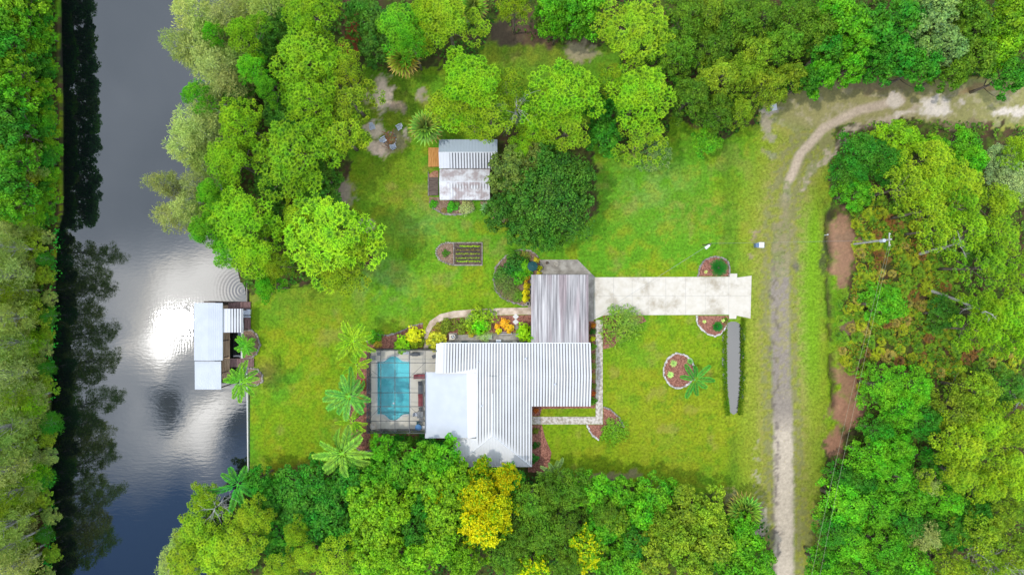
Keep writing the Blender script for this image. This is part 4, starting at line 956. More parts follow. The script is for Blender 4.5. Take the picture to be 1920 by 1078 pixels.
def tree(px, py, sp, code, rpx, h, zc=.82, base=False):
    """place a tree so that its crown centre shows at px,py"""
    if px > 1395 and 90 < py < 230: py -= 13; rpx *= .92
    if px > 1550 and 235 < py < 300: py += 12; rpx *= .9
    zz = h*zc; x, y, _ = P(px, py, 0 if base else zz); TREES.append((px, py, sp, code, rpx*S*(H-zz)/H, h, x, y))
def T(sp, code, h, *lst):
    for (px, py, r) in lst: tree(px, py, sp, code, r, h+RNG.uniform(-.8,.8))
# left grove by the canal
T('feather','M',11,(356,22,42),(424,22,36),(328,82,26),(367,90,40),(400,128,38),(428,156,34),(361,228,38),(342,268,38),(384,250,36),(300,343,28),(362,346,26),(312,402,28),(345,392,30))
T('feather','MG',9,(385,60,40),(390,190,36),(470,20,40),(380,300,36),(440,110,40),(500,20,36),(372,405,28))
T('pine','P',14,(461,66,38),(448,230,42),(575,112,64),(582,22,50),(431,302,50),(551,290,68),(452,415,62),(618,445,82),(480,480,50),(580,190,52))
T('pine','PG',13,(400,64,20),(474,128,28),(503,165,26),(367,178,26),(388,430,34),(420,380,34),(395,360,28))
T('pine','PY',12.5,(548,418,30),(640,515,40),(412,500,0.1)) if False else T('pine','PY',12.5,(560,412,34),(638,512,40),(520,500,26))
T('thin_pine','PY',12,(655,185,46),(640,255,46),(620,120,40),(650,130,30),(665,470,42))
T('broad','D',9,(515,60,42),(530,215,42),(500,100,30),(600,245,36),(505,345,34),(590,370,36),(520,400,30),(540,30,30),(440,170,30),(600,330,30))
T('pine','PG',12,(500,540,24),(430,465,36))
# north edge of the yard
T('broad','D',8,(705,35,38),(703,85,32),(670,20,26))
T('pine','PG',13,(752,52,46),(770,82,30))
T('pine','PY',13.5,(838,40,54),(800,30,34),(965,8,32),(1190,62,66))
T('pine','P',14,(880,158,62),(1061,175,62),(1200,180,62))
T('thin_pine','PY',12,(840,202,40),(952,160,32),(918,216,44),(1063,246,42),(1205,258,44),(885,228,30),(1150,150,24))
T('pine','P',9,(1010,245,34),(985,290,30))
T('thin_pine','L',9,(1228,285,30))
T('broad','BD',9,(1134,205,34),(1134,255,32),(1100,120,0.1)) if False else T('broad','BD',8,(1135,205,34),(1134,256,32))
T('broad','B',10,(1074,18,42),(1100,10,40),(1035,18,34),(1045,42,24))
T('dead','DEAD',9,(968,205,34))
TREES_OAK = (1020, 378)
T('oak','D',12,(1030,368,88)); T('broad','D',10,(985,430,34),(1085,335,36),(1010,300,40),(1030,445,26)); T('broad','W',10,(962,318,46),(1000,300,36)); T('broad','D',9,(940,395,34))
# wood along the top right
T('fine','O',11,(1262,95,46),(1292,28,46),(1336,88,46),(1382,38,46),(1428,28,44),(1478,92,46),(1500,30,46),(1540,62,44),(1300,180,42),(1350,208,36))
T('fine','OY',11,(1352,140,42),(1424,112,46),(1448,170,40),(1330,20,40),(1490,155,36),(1400,150,38),(1392,208,28))
T('broad','B',12,(1600,40,46),(1610,95,40),(1570,22,40),(1600,135,32),(1545,150,34))
T('broad','BD',12,(1652,62,50),(1690,115,48),(1560,100,40),(1740,130,40),(1700,30,46),(1520,160,28),(1655,120,34),(1905,150,38))
T('broad','L',12,(1752,42,46),(1782,85,42),(1770,20,40),(1745,90,30))
T('broad','O',12,(1830,50,48),(1840,118,44),(1795,140,36),(1810,10,40))
T('broad','BY',12,(1900,50,48),(1880,100,40),(1905,10,40))
tree(1328,262,'broad','B',28,5)
# right side wood
T('fine','BD',9,(1620,275,48),(1600,322,36),(1664,300,40))
T('broad','BY',9,(1690,250,44),(1750,268,36),(1680,290,30))
T('broad','B',9,(1815,262,40),(1610,360,34),(1830,290,34))
T('fine','LG',8,(1885,300,36),(1905,340,34))
T('pine','PY',12,(1745,300,40),(1738,352,42),(1800,345,42),(1868,380,40),(1905,270,28))
T('thin_pine','PY',12,(1700,350,40),(1745,395,42),(1765,430,36))
T('thin_pine','P',13,(1812,430,44),(1870,440,44),(1850,500,42),(1905,500,40),(1800,385,36))
T('pine','P',13,(1890,590,48),(1835,620,36),(1850,580,36),(1910,640,34))
T('broad','D',8,(1775,590,30),(1850,470,36),(1900,730,34))
T('broad','B',9,(1664,572,40))
T('fine','B',10,(1662,728,44),(1722,728,40),(1700,772,36))
T('fine','OY',12,(1800,780,48),(1840,730,40),(1780,830,0.1)) if False else T('fine','OY',12,(1805,775,48),(1845,735,40))
T('pine','PY',13,(1800,835,46),(1850,800,42),(1790,885,44),(1895,800,40),(1875,870,46),(1850,910,32),(1905,900,40))
T('fine','B',10,(1645,862,42),(1680,890,42),(1590,950,48),(1650,955,46),(1600,1025,48),(1665,1030,46),(1720,930,44),(1560,1080,40),(1640,1085,44),(1720,1075,42),(1780,940,38),(1690,840,36))
T('fine','BD',9,(1592,905,36),(1700,990,44),(1760,870,36),(1570,1000,36),(1620,905,34),(1740,790,40),(1655,812,32),(1800,1000,40),(1840,960,38),(1548,1060,30),(1690,1070,30),(1760,1000,30))
T('fine','OY',11,(1850,1000,44),(1890,960,44),(1905,1040,42),(1790,1070,34),(1865,1060,34))
T('feather','M',10,(1735,1005,30),(1738,905,20))
# bottom wood
T('pine','PY',10,(372,985,42),(400,1030,48),(352,1050,40),(385,935,30),(455,1020,46),(475,970,36),(430,1070,40),(580,1040,34),(625,1050,40),(555,1000,24),(530,1070,36))
T('feather','MG',8,(345,1020,30),(320,1065,32))
T('broad','BD',7.5,(545,925,46),(590,905,40),(500,935,36),(620,945,44),(560,970,44),(600,990,46),(520,1010,44),(640,1000,40),(480,905,26),(655,900,36))
T('broad','B',8.5,(745,878,44),(700,905,36),(715,845,24),(830,868,40),(800,865,34))
T('broad','BY',10,(690,945,52),(705,1000,52),(735,960,40),(812,915,46),(838,965,50),(830,1020,46),(770,1060,44),(690,1055,40),(870,1060,36),(730,1040,34),(860,900,34))
T('broad','BD',8,(775,1000,34),(790,950,30),(960,905,24),(1200,1020,36))
T('flower','BY',10.5,(900,930,42),(905,985,48),(928,955,42)); T('flower','BY',9.5,(948,900,30))
T('flower_light','BY',9,(1100,1035,42),(1000,1072,34),(820,925,24),(905,872,16))
T('fine','O',9.5,(1000,945,46),(1020,1000,46),(1055,985,42),(950,1045,40),(1075,920,40),(1040,925,36),(1060,1060,36),(975,1010,36),(1135,960,34))
T('broad','B',8.5,(1110,925,38),(1160,925,34),(1230,935,40),(1205,965,36),(1135,990,36),(1180,1060,40),(1150,1065,36))
T('broad','OY',9.5,(1150,975,34),(1290,960,46),(1330,975,44),(1270,1010,44),(1340,1025,46),(1230,1045,44),(1300,1060,44),(1250,985,30))
T('broad','B',9,(1390,1020,44),(1420,1062,40),(1370,1070,44),(1400,985,26))
T('feather','MG',7,(1190,1005,16))
# far bank: trees rooted beside the water and leaning over their reflections
for i, y in enumerate(range(-30, 400, 38)): tree(92+RNG.uniform(-8,4), y+RNG.uniform(-8,8), 'broad', ['B','BD','BY'][i % 3] if y < 260 else ['BD','B'][i % 2], 36, 10.5+RNG.uniform(-1.2,1.5), base=True)
for i, y in enumerate(range(-10, 420, 44)): tree(45+RNG.uniform(-8,8), y, 'broad', ['B','BY','BD'][i % 3] if y < 230 else ['O','OY'][i % 2], 36, 7.5, base=True)
for i, y in enumerate(range(465, 1110, 44)): tree(82+RNG.uniform(-8,5), y+RNG.uniform(-10,10), 'feather', ['MG','M','OY','MG'][i % 4], 36+RNG.uniform(-7,5), [17.5,14,18.5,12.5,16.5][i % 5]+RNG.uniform(-1,1), base=True)
for i, y in enumerate(range(450, 1110, 46)): tree(48+RNG.uniform(-9,9), y, 'feather', ['M','MG','OY'][i % 3], 34, 9+RNG.uniform(-1.5,1.5), base=True)

for i, y in enumerate(range(-20, 1110, 30)): tree(70+RNG.uniform(-14,16), y+RNG.uniform(-8,8), 'broad' if y < 270 or i % 4 == 0 else 'feather', (['B','BY','BD'][i % 3] if y < 270 else ['OY','M','BY','MG'][i % 4]), 30, 4.6+RNG.uniform(-1,1.2), base=True)
for i, y in enumerate(range(-5, 1110, 42)): tree(25+RNG.uniform(-14,16), y+RNG.uniform(-8,8), 'broad' if y < 270 or i % 4 == 0 else 'feather', (['B','BY','BD'][i % 3] if y < 270 else ['OY','M','O','MG'][i % 4]), 34, 4.2+RNG.uniform(-1,1.2), base=True)
for i, y in enumerate(list(range(-20, 410, 17))+list(range(450, 1110, 34))): tree(104+RNG.uniform(-9,6), y+RNG.uniform(-8,8), 'broad' if y < 430 or i % 3 else 'feather', (['B','BD','BY'][i % 3] if y < 430 else ['BD','OY','MG'][i % 3]), RNG.uniform(13,22), RNG.uniform(1.8,3.4), base=True)
DESC = {'pine':'ring-tufted pine','thin_pine':'thin open pine','broad':'leafy tree','fine':'small-leaved tree','oak':'broad spreading oak','feather':'feathery tree',
        'dead':'bare grey dead tree','flower':'tree covered in yellow blossom','flower_light':'green tree dotted with yellow blossom'}
CDESC = {'P':'bright green','PY':'yellow-green','PG':'fresh green','D':'dark green','O':'dull green','OY':'olive green','B':'rich green','BD':'deep green','BY':'lime green','M':'pale straw-green','MG':'grey-green','L':'pale green','LG':'silvery','W':'dusky green','DEAD':''}
NAME = {'pine':'pine_tree','thin_pine':'pine_tree','broad':'broadleaf_tree','fine':'broadleaf_tree','oak':'oak_tree','feather':'feathery_tree','dead':'dead_tree','flower':'flowering_tree','flower_light':'flowering_tree'}
MARKS = [('the boathouse',400,640),('the striped shed',878,290),('the swimming pool',738,730),('the carport',1050,580),('the utility pole',1660,452),('the bend in the dirt track',1510,280),
         ('the top left corner',0,0),('the bottom left corner',0,1078),('the top right corner',1920,0),('the bottom right corner',1920,1078),
         ('the fire pit chairs',722,258),('the trackside fan palm',1395,955),('the middle left edge',0,540),('the middle right edge',1920,540),('the big yellow blossoms',915,945),
         ('the canal opposite the grove',300,250),('the palm leaning over water',450,905),('the white sand patch',1752,200),('the white marker post',1547,440),('the grey pine snag',1745,545),('the leaning dead trunk',1725,476),('the blue-grey stretch of track',1462,620),('the brown verge litter',1585,765),('the large dark oak',1020,372),('the spiky silvery trees',1885,305),('the middle top edge',960,0),('the middle bottom edge',960,1078),('the sand mound in the grove',718,178),('the lower end of the dirt track',1470,1078),('the sea wall',465,800),('the small pale box',1449,203),('the white corner snag',1852,1045),('the red earth patch',668,50)]
ORD = ['nearest','second nearest','third nearest','fourth nearest','fifth nearest','sixth nearest','seventh nearest','eighth nearest','ninth nearest','tenth nearest']+['%dth nearest' % k for k in range(11, 200)]
def where(px, py):
    px = min(max(px, 0), 1920); py = min(max(py, 0), 1078)
    m = min(MARKS, key=lambda m: math.hypot(px-m[1], py-m[2])); return m
def label_all(items):
    """items: (what, px, py) -> unique labels by rank from the closest landmark"""
    gr = {}
    for i, (what, px, py) in enumerate(items):
        m = where(px, py); gr.setdefault((what, m[0]), []).append((math.hypot(px-m[1], py-m[2]), i))
    lab = [None]*len(items)
    for (what, mk), l in gr.items():
        l.sort()
        for r, (_, i) in enumerate(l):
            side = ''
            lab[i] = ('%s %s to %s' % (what, ORD[r], mk)) if len(l) > 1 else ('the only %s near %s' % (what, mk))
    return lab
items = []
for t_ in TREES:
    px, py, sp, code, r, h = t_[:6]; what = (CDESC[code]+' '+DESC[sp]).strip(); items.append((what, px, py))
labs = label_all(items); print('max label words', max(len(l.split()) for l in labs), 'dups', len(labs)-len(set(labs)), [l for l in labs if '1' in l or '2' in l][:6])
cnt = {}
for (px, py, sp, code, r, h, x, y), lab in zip(TREES, labs):
    if sp == 'oak': lab = 'large dark oak with spreading crown right of the two sheds'
    if sp == 'dead': lab = 'bare grey dead tree among the pines above the big oak'
    pr = protos[sp][cnt.get(sp, 0) % len(protos[sp])]; cnt[sp] = cnt.get(sp, 0)+1
    R0, H0 = REF[sp]; s = 1.13*r/R0
    if code in ('W',): pass
    grp = {'pine':'pines of the grove and woods','thin_pine':'thin pines','feather':'feathery trees along the canal'}.get(sp, 'leafy trees of the surrounding woods')
    zg = float(ground_z(np.array([x/S+960]), np.array([539-y/S]))[0]) if x > -66 or x < -72 else 0
    t = thing(NAME[sp], lab, 'tree', (x, y, max(zg, -.3)), RNG.uniform(0, 6.28), grp if sp not in ('oak','dead') else None, (s, s, h/H0))
    for nm, me in pr:
        c = COL.get(code, (.3,.3,.3))
        if nm == 'blossom': c = (.40,.385,.004)
        j = RNG.uniform(.88,1.12); c = tuple(v*j*RNG.uniform(.94,1.06) for v in c)
        link(nm, me, t, c)

# ------------------------------------------------------------------ palms
def frond_mesh(L=3.0, n=27, droop=1.3, w=.62, name='frond'):
    g = G(); pts = [];
    for i in range(9):
        f = i/8; pts.append(np.array([L*f*(1-.12*f), 0, .9*f-droop*f*f]))
    g.tube(pts, [.035,.03,.026,.022,.018,.014,.011,.008,.004], 4, t=.9)
    P_ = np.array(pts)
    for s in (-1, 1):
        f = np.linspace(.14, .99, n); ff = f*8; i0 = np.minimum(ff.astype(int), 7); q = P_[i0]+(P_[np.minimum(i0+1,8)]-P_[i0])*(ff-i0)[:,None]
        ln = w*np.sin(np.pi*np.clip(f*.92+.06,0,1))**.5*rnd(n,.85,1.1); ax = unit(np.stack([np.full(n,.75)+f*.5, np.full(n,s*1.0), rnd(n,-.45,.15)], 1))
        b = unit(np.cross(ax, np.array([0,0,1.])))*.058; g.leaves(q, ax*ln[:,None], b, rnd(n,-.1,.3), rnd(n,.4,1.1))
    return g.mesh(name, FOL)
FR = [frond_mesh(droop=d) for d in (1.1, 1.5, 2.0)]
def palm_trunk(h, r=.16):
    g = G(); n = 14
    g.tube([(0,0,h*i/n) for i in range(n+1)], [r*(1.5 if i == 0 else 1)*(1.06 if i % 2 else .94)*(1.25 if i > n-2 else 1) for i in range(n+1)], 9); return g.mesh('palm_trunk', BARK, True)
def queen_palm(px, py, h, rpx, label, col, nf=13, name='palm_tree', seed=0):
    x, y, _ = P(px, py, h); t = thing(name, label, 'palm tree', (x, y, 0), 0, 'feather palms round the house')
    link('trunk', palm_trunk(h), t); s = rpx*S*(H-h)/H/2.9
    for k in range(nf):
        a = k*2.39996+seed+RNG.uniform(-.25,.25); j = RNG.uniform(.9,1.1)
        link('frond', FR[k % 3], t, tuple(c*j for c in col), (0,0,h), (RNG.uniform(-.5,.5), RNG.uniform(-.5,.25), a), (s*RNG.uniform(.7,1.12), s*RNG.uniform(.9,1.15), s))
QP = (.17,.30,.012)
queen_palm(662,640,7.5,46,'yellow-green palm at the upper left corner of the pool cage', QP, 12)
queen_palm(655,742,7.5,50,'bright green palm halfway along the left side of the pool cage', (.085,.25,.045), 13, seed=1)
queen_palm(668,685,6,32,'smaller palm between two larger palms left of the pool', QP, 10, seed=2)
queen_palm(660,790,5.5,32,'small palm beside the lower left corner of the pool cage', QP, 10, seed=3)
queen_palm(642,850,7.5,56,'large pale green palm at the bottom of the lawn left of the pool', (.125,.26,.035), 13, seed=.6)
queen_palm(452,716,6.0,40,'lush palm over the dock at the lower end of the boathouse', (.105,.27,.02), 14, seed=1.4)
queen_palm(445,908,6.5,50,'palm leaning over the water below the sea wall', (.045,.24,.03), 8, seed=.2)
queen_palm(1303,712,3.2,37,'young palm on the edge of the round island bed', (.045,.21,.03), 8, seed=2.2)
queen_palm(1040,888,3.5,32,'silver-green palm between the red mulch strip and the bottom wood', (.16,.25,.11), 10, seed=.9)

def fan_leaf(n=11, L=.95, name='fan_leaf'):
    g = G(); g.tube([(0,0,0),(.3,0,.08),(.5,0,.07)], [.03,.022,.018], 4, t=.8)
    a = np.linspace(-1.9,1.9,n); ax = np.stack([np.cos(a), np.sin(a), rnd(n,-.28,-.05)], 1); b = unit(np.cross(ax, np.array([0,0,1.])))*.085
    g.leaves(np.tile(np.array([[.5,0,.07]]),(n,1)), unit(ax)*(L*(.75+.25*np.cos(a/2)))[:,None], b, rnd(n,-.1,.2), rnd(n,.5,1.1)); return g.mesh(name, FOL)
FAN = [fan_leaf(), fan_leaf(10), fan_leaf(12)]
def fan_palm(px, py, h, rpx, label, col, nf=26, brown=4, group='fan palms'):
    x, y, _ = P(px, py, h); t = thing('fan_palm', label, 'palm tree', (x, y, 0), 0, group); link('trunk', palm_trunk(h, .2), t); s = rpx*S*(H-h)/H/1.42
    for k in range(nf):
        f = k/nf; el = R(80)-f*R(105); c = tuple(v*RNG.uniform(.6,1.25) for v in col) if k < nf-brown else (.24,.17,.07)
        link('fan_leaf', FAN[k % 3], t, c, (0,0,h), (0, -el, k*2.39996+RNG.uniform(-.2,.2)), (s,s,s))
fan_palm(798,240,5.5,36,'yellow-green fan palm beside the orange deck of the shed', (.15,.25,.05), 20)
fan_palm(757,112,5,36,'fan palm with yellowing leaves half under the fresh green pine', (.17,.22,.03), 26, 8)
fan_palm(887,14,6,32,'fan palm at the top edge of the photo above the pines', (.16,.24,.04), 22, 6)
fan_palm(1395,958,5,38,'olive fan palm with brown outer leaves beside the dirt track', (.14,.22,.045), 30, 7)
queen_palm(460,648,1.8,22,'short bright fern-like palm in the stone-edged bed by the boat slip', (.085,.28,.02), 24)

def rosette(name, label, cat, px, py, rpx, col, n=26, z=.3, w=.07, el=(.1,.9), group=None, mat=None, two=False, seg=False):
    r = rpx*S; g = G(); a = np.arange(n)*2.39996; e = np.linspace(el[1], el[0], n); ax = np.stack([np.cos(a)*np.cos(e), np.sin(a)*np.cos(e), np.sin(e)], 1)
    b = unit(np.cross(ax, np.array([0,0,1.])))*w; ln = np.full(n, r)*rnd(n,.85,1.08)
    g.leaves(np.tile(np.array([[0,0,z*.4]]),(n,1)), ax*ln[:,None], b, .3, rnd(n,.7,1.05))
    if two:
        k = 16
        for i in range(n):
            f = np.linspace(.2,.95,k)
            for s in (-1,1):
                q = np.array([0,0,z*.4])+ax[i]*ln[i]*f[:,None]; side = unit(np.cross(ax[i:i+1], np.array([[0,0,1.]])))[0]*s
                g.leaves(q, np.tile((side+ax[i]*.6)*r*.17,(k,1)), np.tile(ax[i]*.03,(k,1)), .3, rnd(k,.5,.9))
    t = thing(name, label, cat, P(px, py), 0, group); st = G(); st.cyl(0,0,0,z*.5,.12*r+.06,sides=8); st.build('stem', BARK, t); g.build('leaves', FOL, t, color=col)
rosette('cycad', 'large dark green cycad in the red bed above the driveway end', 'cycad', 1346, 502, 17, (.02,.16,.03), 46, .5, .035, (.05,1.1), two=True)
rosette('cycad', 'small dark cycad in the red bed below the driveway end', 'cycad', 1344, 612, 10, (.02,.15,.025), 34, .4, .03, (.05,1.1), two=True)
rosette('agave', 'blue-green agave beside the lower right corner of the stained shed', 'agave', 912, 391, 15, (.17,.28,.22), 30, .4, .1, (.1,1.0))
rosette('agave', 'pale agave in the upper left of the round island bed', 'agave', 1262, 681, 8.5, (.28,.40,.22), 30, .3, .08, (.1,1.1))
rosette('agave', 'pale agave in the lower left of the round island bed', 'agave', 1256, 702, 8, (.28,.40,.22), 30, .3, .08, (.1,1.1))
rosette('agave', 'pale agave at the top right of the round island bed beside the young palm', 'agave', 1293, 677, 7.5, (.15,.32,.13), 26, .3, .08, (.1,1.1))
rosette('agave', 'small cream agave left of the large cycad', 'agave', 1323, 510, 4.5, (.4,.45,.28), 18, .2, .07, (.2,1.2))
rosette('agave', 'small cream agave left of the small cycad', 'agave', 1320, 603, 4.5, (.4,.45,.28), 18, .2, .07, (.2,1.2))
rosette('agave', 'small cream agave above the small cycad beside the driveway wing', 'agave', 1355, 601, 4.5, (.4,.45,.28), 18, .2, .07, (.2,1.2))
rosette('dracaena', 'dark spiky rosette plant left of the lower half of the pool cage', 'plant', 668, 798, 11, (.03,.15,.05), 34, .5, .06, (.1,1.1))
rosette('yucca', 'spiky green plant on the lower half of the lawn-side palm row', 'plant', 672, 760, 9, (.05,.17,.04), 28, .4, .05, (.1,1.1))

# ------------------------------------------------------------------ shrubs
def make_shrub(n=900, size=.17, nl=9, t=(.1,.9), asp=.6):
    g = G()
    for c, r in lobes(nl, .68, .25, .72, .36):
        d = sphere_pts(n//nl, -.2); scatter_leaves(g, c+d*r*rnd(len(d),.7,1.1)[:,None]*np.array([1,1,.8]), d+np.array([0,0,.4]), size, asp, t, .9)
    s = G()
    for k in range(5): a = k*1.26; s.tube([(0,0,0),(.25*math.cos(a),.25*math.sin(a),.35),(.45*math.cos(a),.45*math.sin(a),.6)], [.04,.03,.012], 5)
    return [('stems', s.mesh('shrub_stems', BARK)), ('foliage', g.mesh('shrub_foliage', FOL))]
SH = {'dense':[make_shrub() for _ in range(3)], 'big':[make_shrub(420, .30, 9, (.2,1.0), .7) for _ in range(2)], 'wispy':[make_shrub(1500, .13, 16, (.1,1.0), .3) for _ in range(2)]}
shn = 0
def shrub(px, py, rpx, h, kind, col, label, cat='shrub', group=None, ry=None, name='shrub', hc=.5):
    global shn; z = h*hc; x, y, _ = P(px, py, z); r = rpx*S*1.2; ry_ = (ry or rpx)*S*1.2
    t = thing(name, label, cat, (x, y, 0), 0, group, (r, ry_, h))
    for nm, me in SH[kind][shn % len(SH[kind])]: link(nm, me, t, tuple(c*RNG.uniform(.93,1.07) for c in col))
    shn += 1
YEL = (.42,.42,.02); LIM = (.20,.38,.01); ORG = (.50,.30,.03); GRN = (.07,.24,.01); DRK = (.03,.12,.02); OLI = (.12,.18,.02); REDF = (.33,.09,.025)
for a in [(776,628,17,1.5,'big',YEL,'round yellow croton at the corner above the pool cage'),(780,645,12,1.2,'dense',(.14,.24,.01),'green shrub tucked below the round yellow croton'),(755,645,17,1.3,'big',(.14,.34,.01),'bright green glossy shrub touching the upper screen wall of the pool'),
        (818,640,19,1.6,'big',(.36,.38,.04),'yellow and green variegated shrub at the upper left corner of the striped roof'),(838,612,16,1.2,'dense',OLI,'olive shrub in the bed inside the curved path'),(822,615,10,.9,'dense',(.2,.2,.03),'small tan-green shrub at the bend of the curved path'),
        (898,602,27,2.0,'dense',(.15,.27,.015),'large round green shrub in the middle of the patio bed'),(900,612,15,2.2,'big',(.10,.34,.01),'bright green crown rising through the middle of the patio bed shrub'),(868,612,14,1.1,'dense',OLI,'brownish green shrub left of the large round patio shrub'),
        (882,598,10,1.4,'wispy',(.25,.32,.2),'silvery wispy shrub at the upper left of the patio bed'),(908,628,14,1.3,'wispy',(.3,.4,.2),'white-flecked shrub hanging over the white patio bench'),(885,622,10,.9,'dense',(.4,.33,.04),'yellow-orange shrub below the large round patio shrub'),
        (945,605,9,1.0,'big',ORG,'orange croton in the middle of the patio bed'),(955,616,9,.9,'big',ORG,'low orange croton above the white planter'),(932,612,6,.8,'big',ORG,'small yellow croton left of the orange crotons'),(935,621,6,.8,'big',YEL,'small yellow croton at the left end of the white planter'),
        (983,622,17,2.6,'big',(.22,.40,.01),'lime green small tree beside the carport and the patio'),(995,634,12,3.3,'big',(.20,.38,.01),'lime green bough over the striped roof corner by the carport'),
        (965,498,22,1.8,'dense',DRK,'dark green shrub in the upper part of the kidney bed'),(948,530,22,1.4,'wispy',(.10,.17,.05),'grey-green wispy shrub on the left of the kidney bed'),(975,515,18,1.7,'dense',GRN,'mid green shrub in the middle of the kidney bed'),(958,548,16,.9,'wispy',(.15,.18,.07),'brownish wispy plants at the lower left of the kidney bed'),
        (985,500,14,1.4,'big',(.10,.27,.01),'leafy green shrub left of the teal parasol'),(971,487,5,1.1,'big',YEL,'small yellow croton at the top of the kidney bed'),(1005,488,6,1.0,'big',(.45,.38,.04),'yellow croton at the top right of the kidney bed by the apron'),(1012,503,5,1.0,'big',YEL,'yellow croton right of the teal parasol'),(1010,513,5,.9,'big',(.42,.36,.04),'small yellow croton at the upper left corner of the carport'),
        (940,515,15,1.2,'dense',(.06,.17,.03),'green shrub at the upper left rim of the kidney bed'),(960,480,13,1.1,'dense',(.05,.17,.015),'small green shrub at the top left rim of the kidney bed'),(985,480,10,.9,'wispy',(.16,.20,.03),'olive perennial under the top rim of the kidney bed'),(972,555,12,.8,'dense',(.10,.19,.02),'low green shrub at the bottom of the kidney bed'),
        (986,522,7,1.2,'big',ORG,'orange-yellow croton at the top of the hedge row beside the carport'),(987,536,7,1.2,'big',(.45,.40,.02),'yellow croton in the middle of the hedge row beside the carport'),(986,549,7,1.2,'big',(.48,.42,.02),'yellow croton low in the hedge row beside the carport'),(985,560,7,1.1,'big',(.45,.38,.02),'last yellow croton of the hedge row above the round pot'),
        (1165,608,38,2.0,'wispy',(.14,.24,.03),'large loose olive shrub overlapping the lower edge of the driveway'),(1178,598,22,2.1,'wispy',(.18,.27,.07),'paler bushy top at the right of the loose driveway shrub'),(1153,808,25,1.5,'wispy',(.11,.24,.015),'round green shrub below the corner of the front walk'),
        (1112,610,5,.9,'big',(.36,.14,.02),'red-orange croton at the top of the narrow bed by the carport'),(1111,622,6,1.0,'dense',DRK,'dark green shrub in the narrow bed beside the carport'),(1111,635,5,.8,'big',YEL,'yellow croton in the narrow bed where carport meets house'),
        (1112,650,6,1.0,'dense',GRN,'green shrub at the top of the narrow bed beside the striped roof'),(1112,668,6,.9,'wispy',(.11,.22,.02),'loose green shrub second in the narrow bed beside the striped roof'),(1112,686,7,1.0,'wispy',(.13,.22,.03),'loose green shrub halfway down the narrow bed beside the striped roof'),(1112,705,6,.9,'wispy',(.24,.25,.03),'yellowish shrub below halfway in the narrow bed beside the striped roof'),(1112,724,6,.8,'dense',OLI,'olive shrub low in the narrow bed beside the striped roof'),
        (1112,738,5,.7,'big',REDF,'red-leaved plant low in the narrow bed beside the striped roof'),(1112,752,7,.9,'dense',GRN,'green shrub at the lower right corner of the striped roof'),(1004,808,6,.8,'dense',OLI,'olive shrub in the red mulch strip just below the front walk'),(1004,835,7,.8,'dense',DRK,'dark shrub halfway down the red mulch strip'),(1000,860,9,1.2,'dense',(.03,.17,.03),'deep green shrub at the lower right corner of the hipped roof'),
        (1005,770,5,.6,'big',REDF,'red-leaved plant in the corner between roof and front walk'),(847,388,11,1.0,'dense',(.07,.30,.02),'bright green round shrub in the crescent bed below the stained shed'),(875,389,14,1.3,'wispy',(.40,.44,.28),'cream-white variegated shrub below the stained shed'),(812,383,8,.6,'dense',GRN,'low green shrub at the left end of the crescent bed'),
        (833,395,6,.4,'wispy',(.25,.18,.09),'dry brown plants in the middle of the crescent bed'),(835,475,7,.7,'dense',(.05,.16,.02),'small dark bush in the rounded end of the vegetable bed'),(768,475,12,1.2,'wispy',(.13,.2,.015),'sparse olive sapling on the lawn left of the vegetable bed'),
        (700,632,14,1.2,'dense',GRN,'green shrub at the left end of the red mulch above the pool cage'),(708,645,8,.9,'wispy',(.35,.28,.03),'orange-green shrub at the upper left corner of the pool cage'),(680,720,9,.7,'wispy',REDF,'red-leaved plant left of the middle of the pool cage'),(676,745,6,.6,'wispy',(.40,.12,.02),'orange bromeliad left of the pool cage below the red plant'),
        (722,825,14,1.4,'dense',(.05,.20,.015),'green shrub below the lower left corner of the pool cage'),(745,828,15,1.5,'dense',(.04,.21,.02),'green shrub below the pool cage, second from its left corner'),(770,830,13,1.6,'dense',(.08,.23,.02),'green shrub below the pool cage, second from its right corner'),(792,828,14,1.5,'dense',(.03,.20,.03),'deep green shrub at the lower right corner of the pool cage'),
        (815,835,13,1.4,'dense',(.04,.22,.03),'deep green shrub below the flat lanai roof'),(836,835,14,1.6,'dense',(.03,.21,.06),'blue-green shrub in the corner between lanai roof and striped roof'),(700,830,10,.9,'wispy',(.2,.22,.05),'straggly shrub beside the red mulch below the pool cage')]:
    shrub(*a)
# cut branches at the edge of the bottom wood
for px, py, lab in ((560,895,'heap of bare brown branches at the lower edge of the lawn'),):
    g = G()
    for k in range(46):
        c = P(px+RNG.uniform(-32,32), py+RNG.uniform(-7,7)); a = RNG.uniform(0,6.28); l = RNG.uniform(.5,1.6); g.tube([(c[0],c[1],.05),(c[0]+l*.5*math.cos(a),c[1]+l*.5*math.sin(a),RNG.uniform(.2,.6)),(c[0]+l*math.cos(a+.3),c[1]+l*math.sin(a+.3),RNG.uniform(.1,.7))], [.04,.03,.01], 4)
    tag(g.build('brush_pile', BARK), lab, 'brush pile')

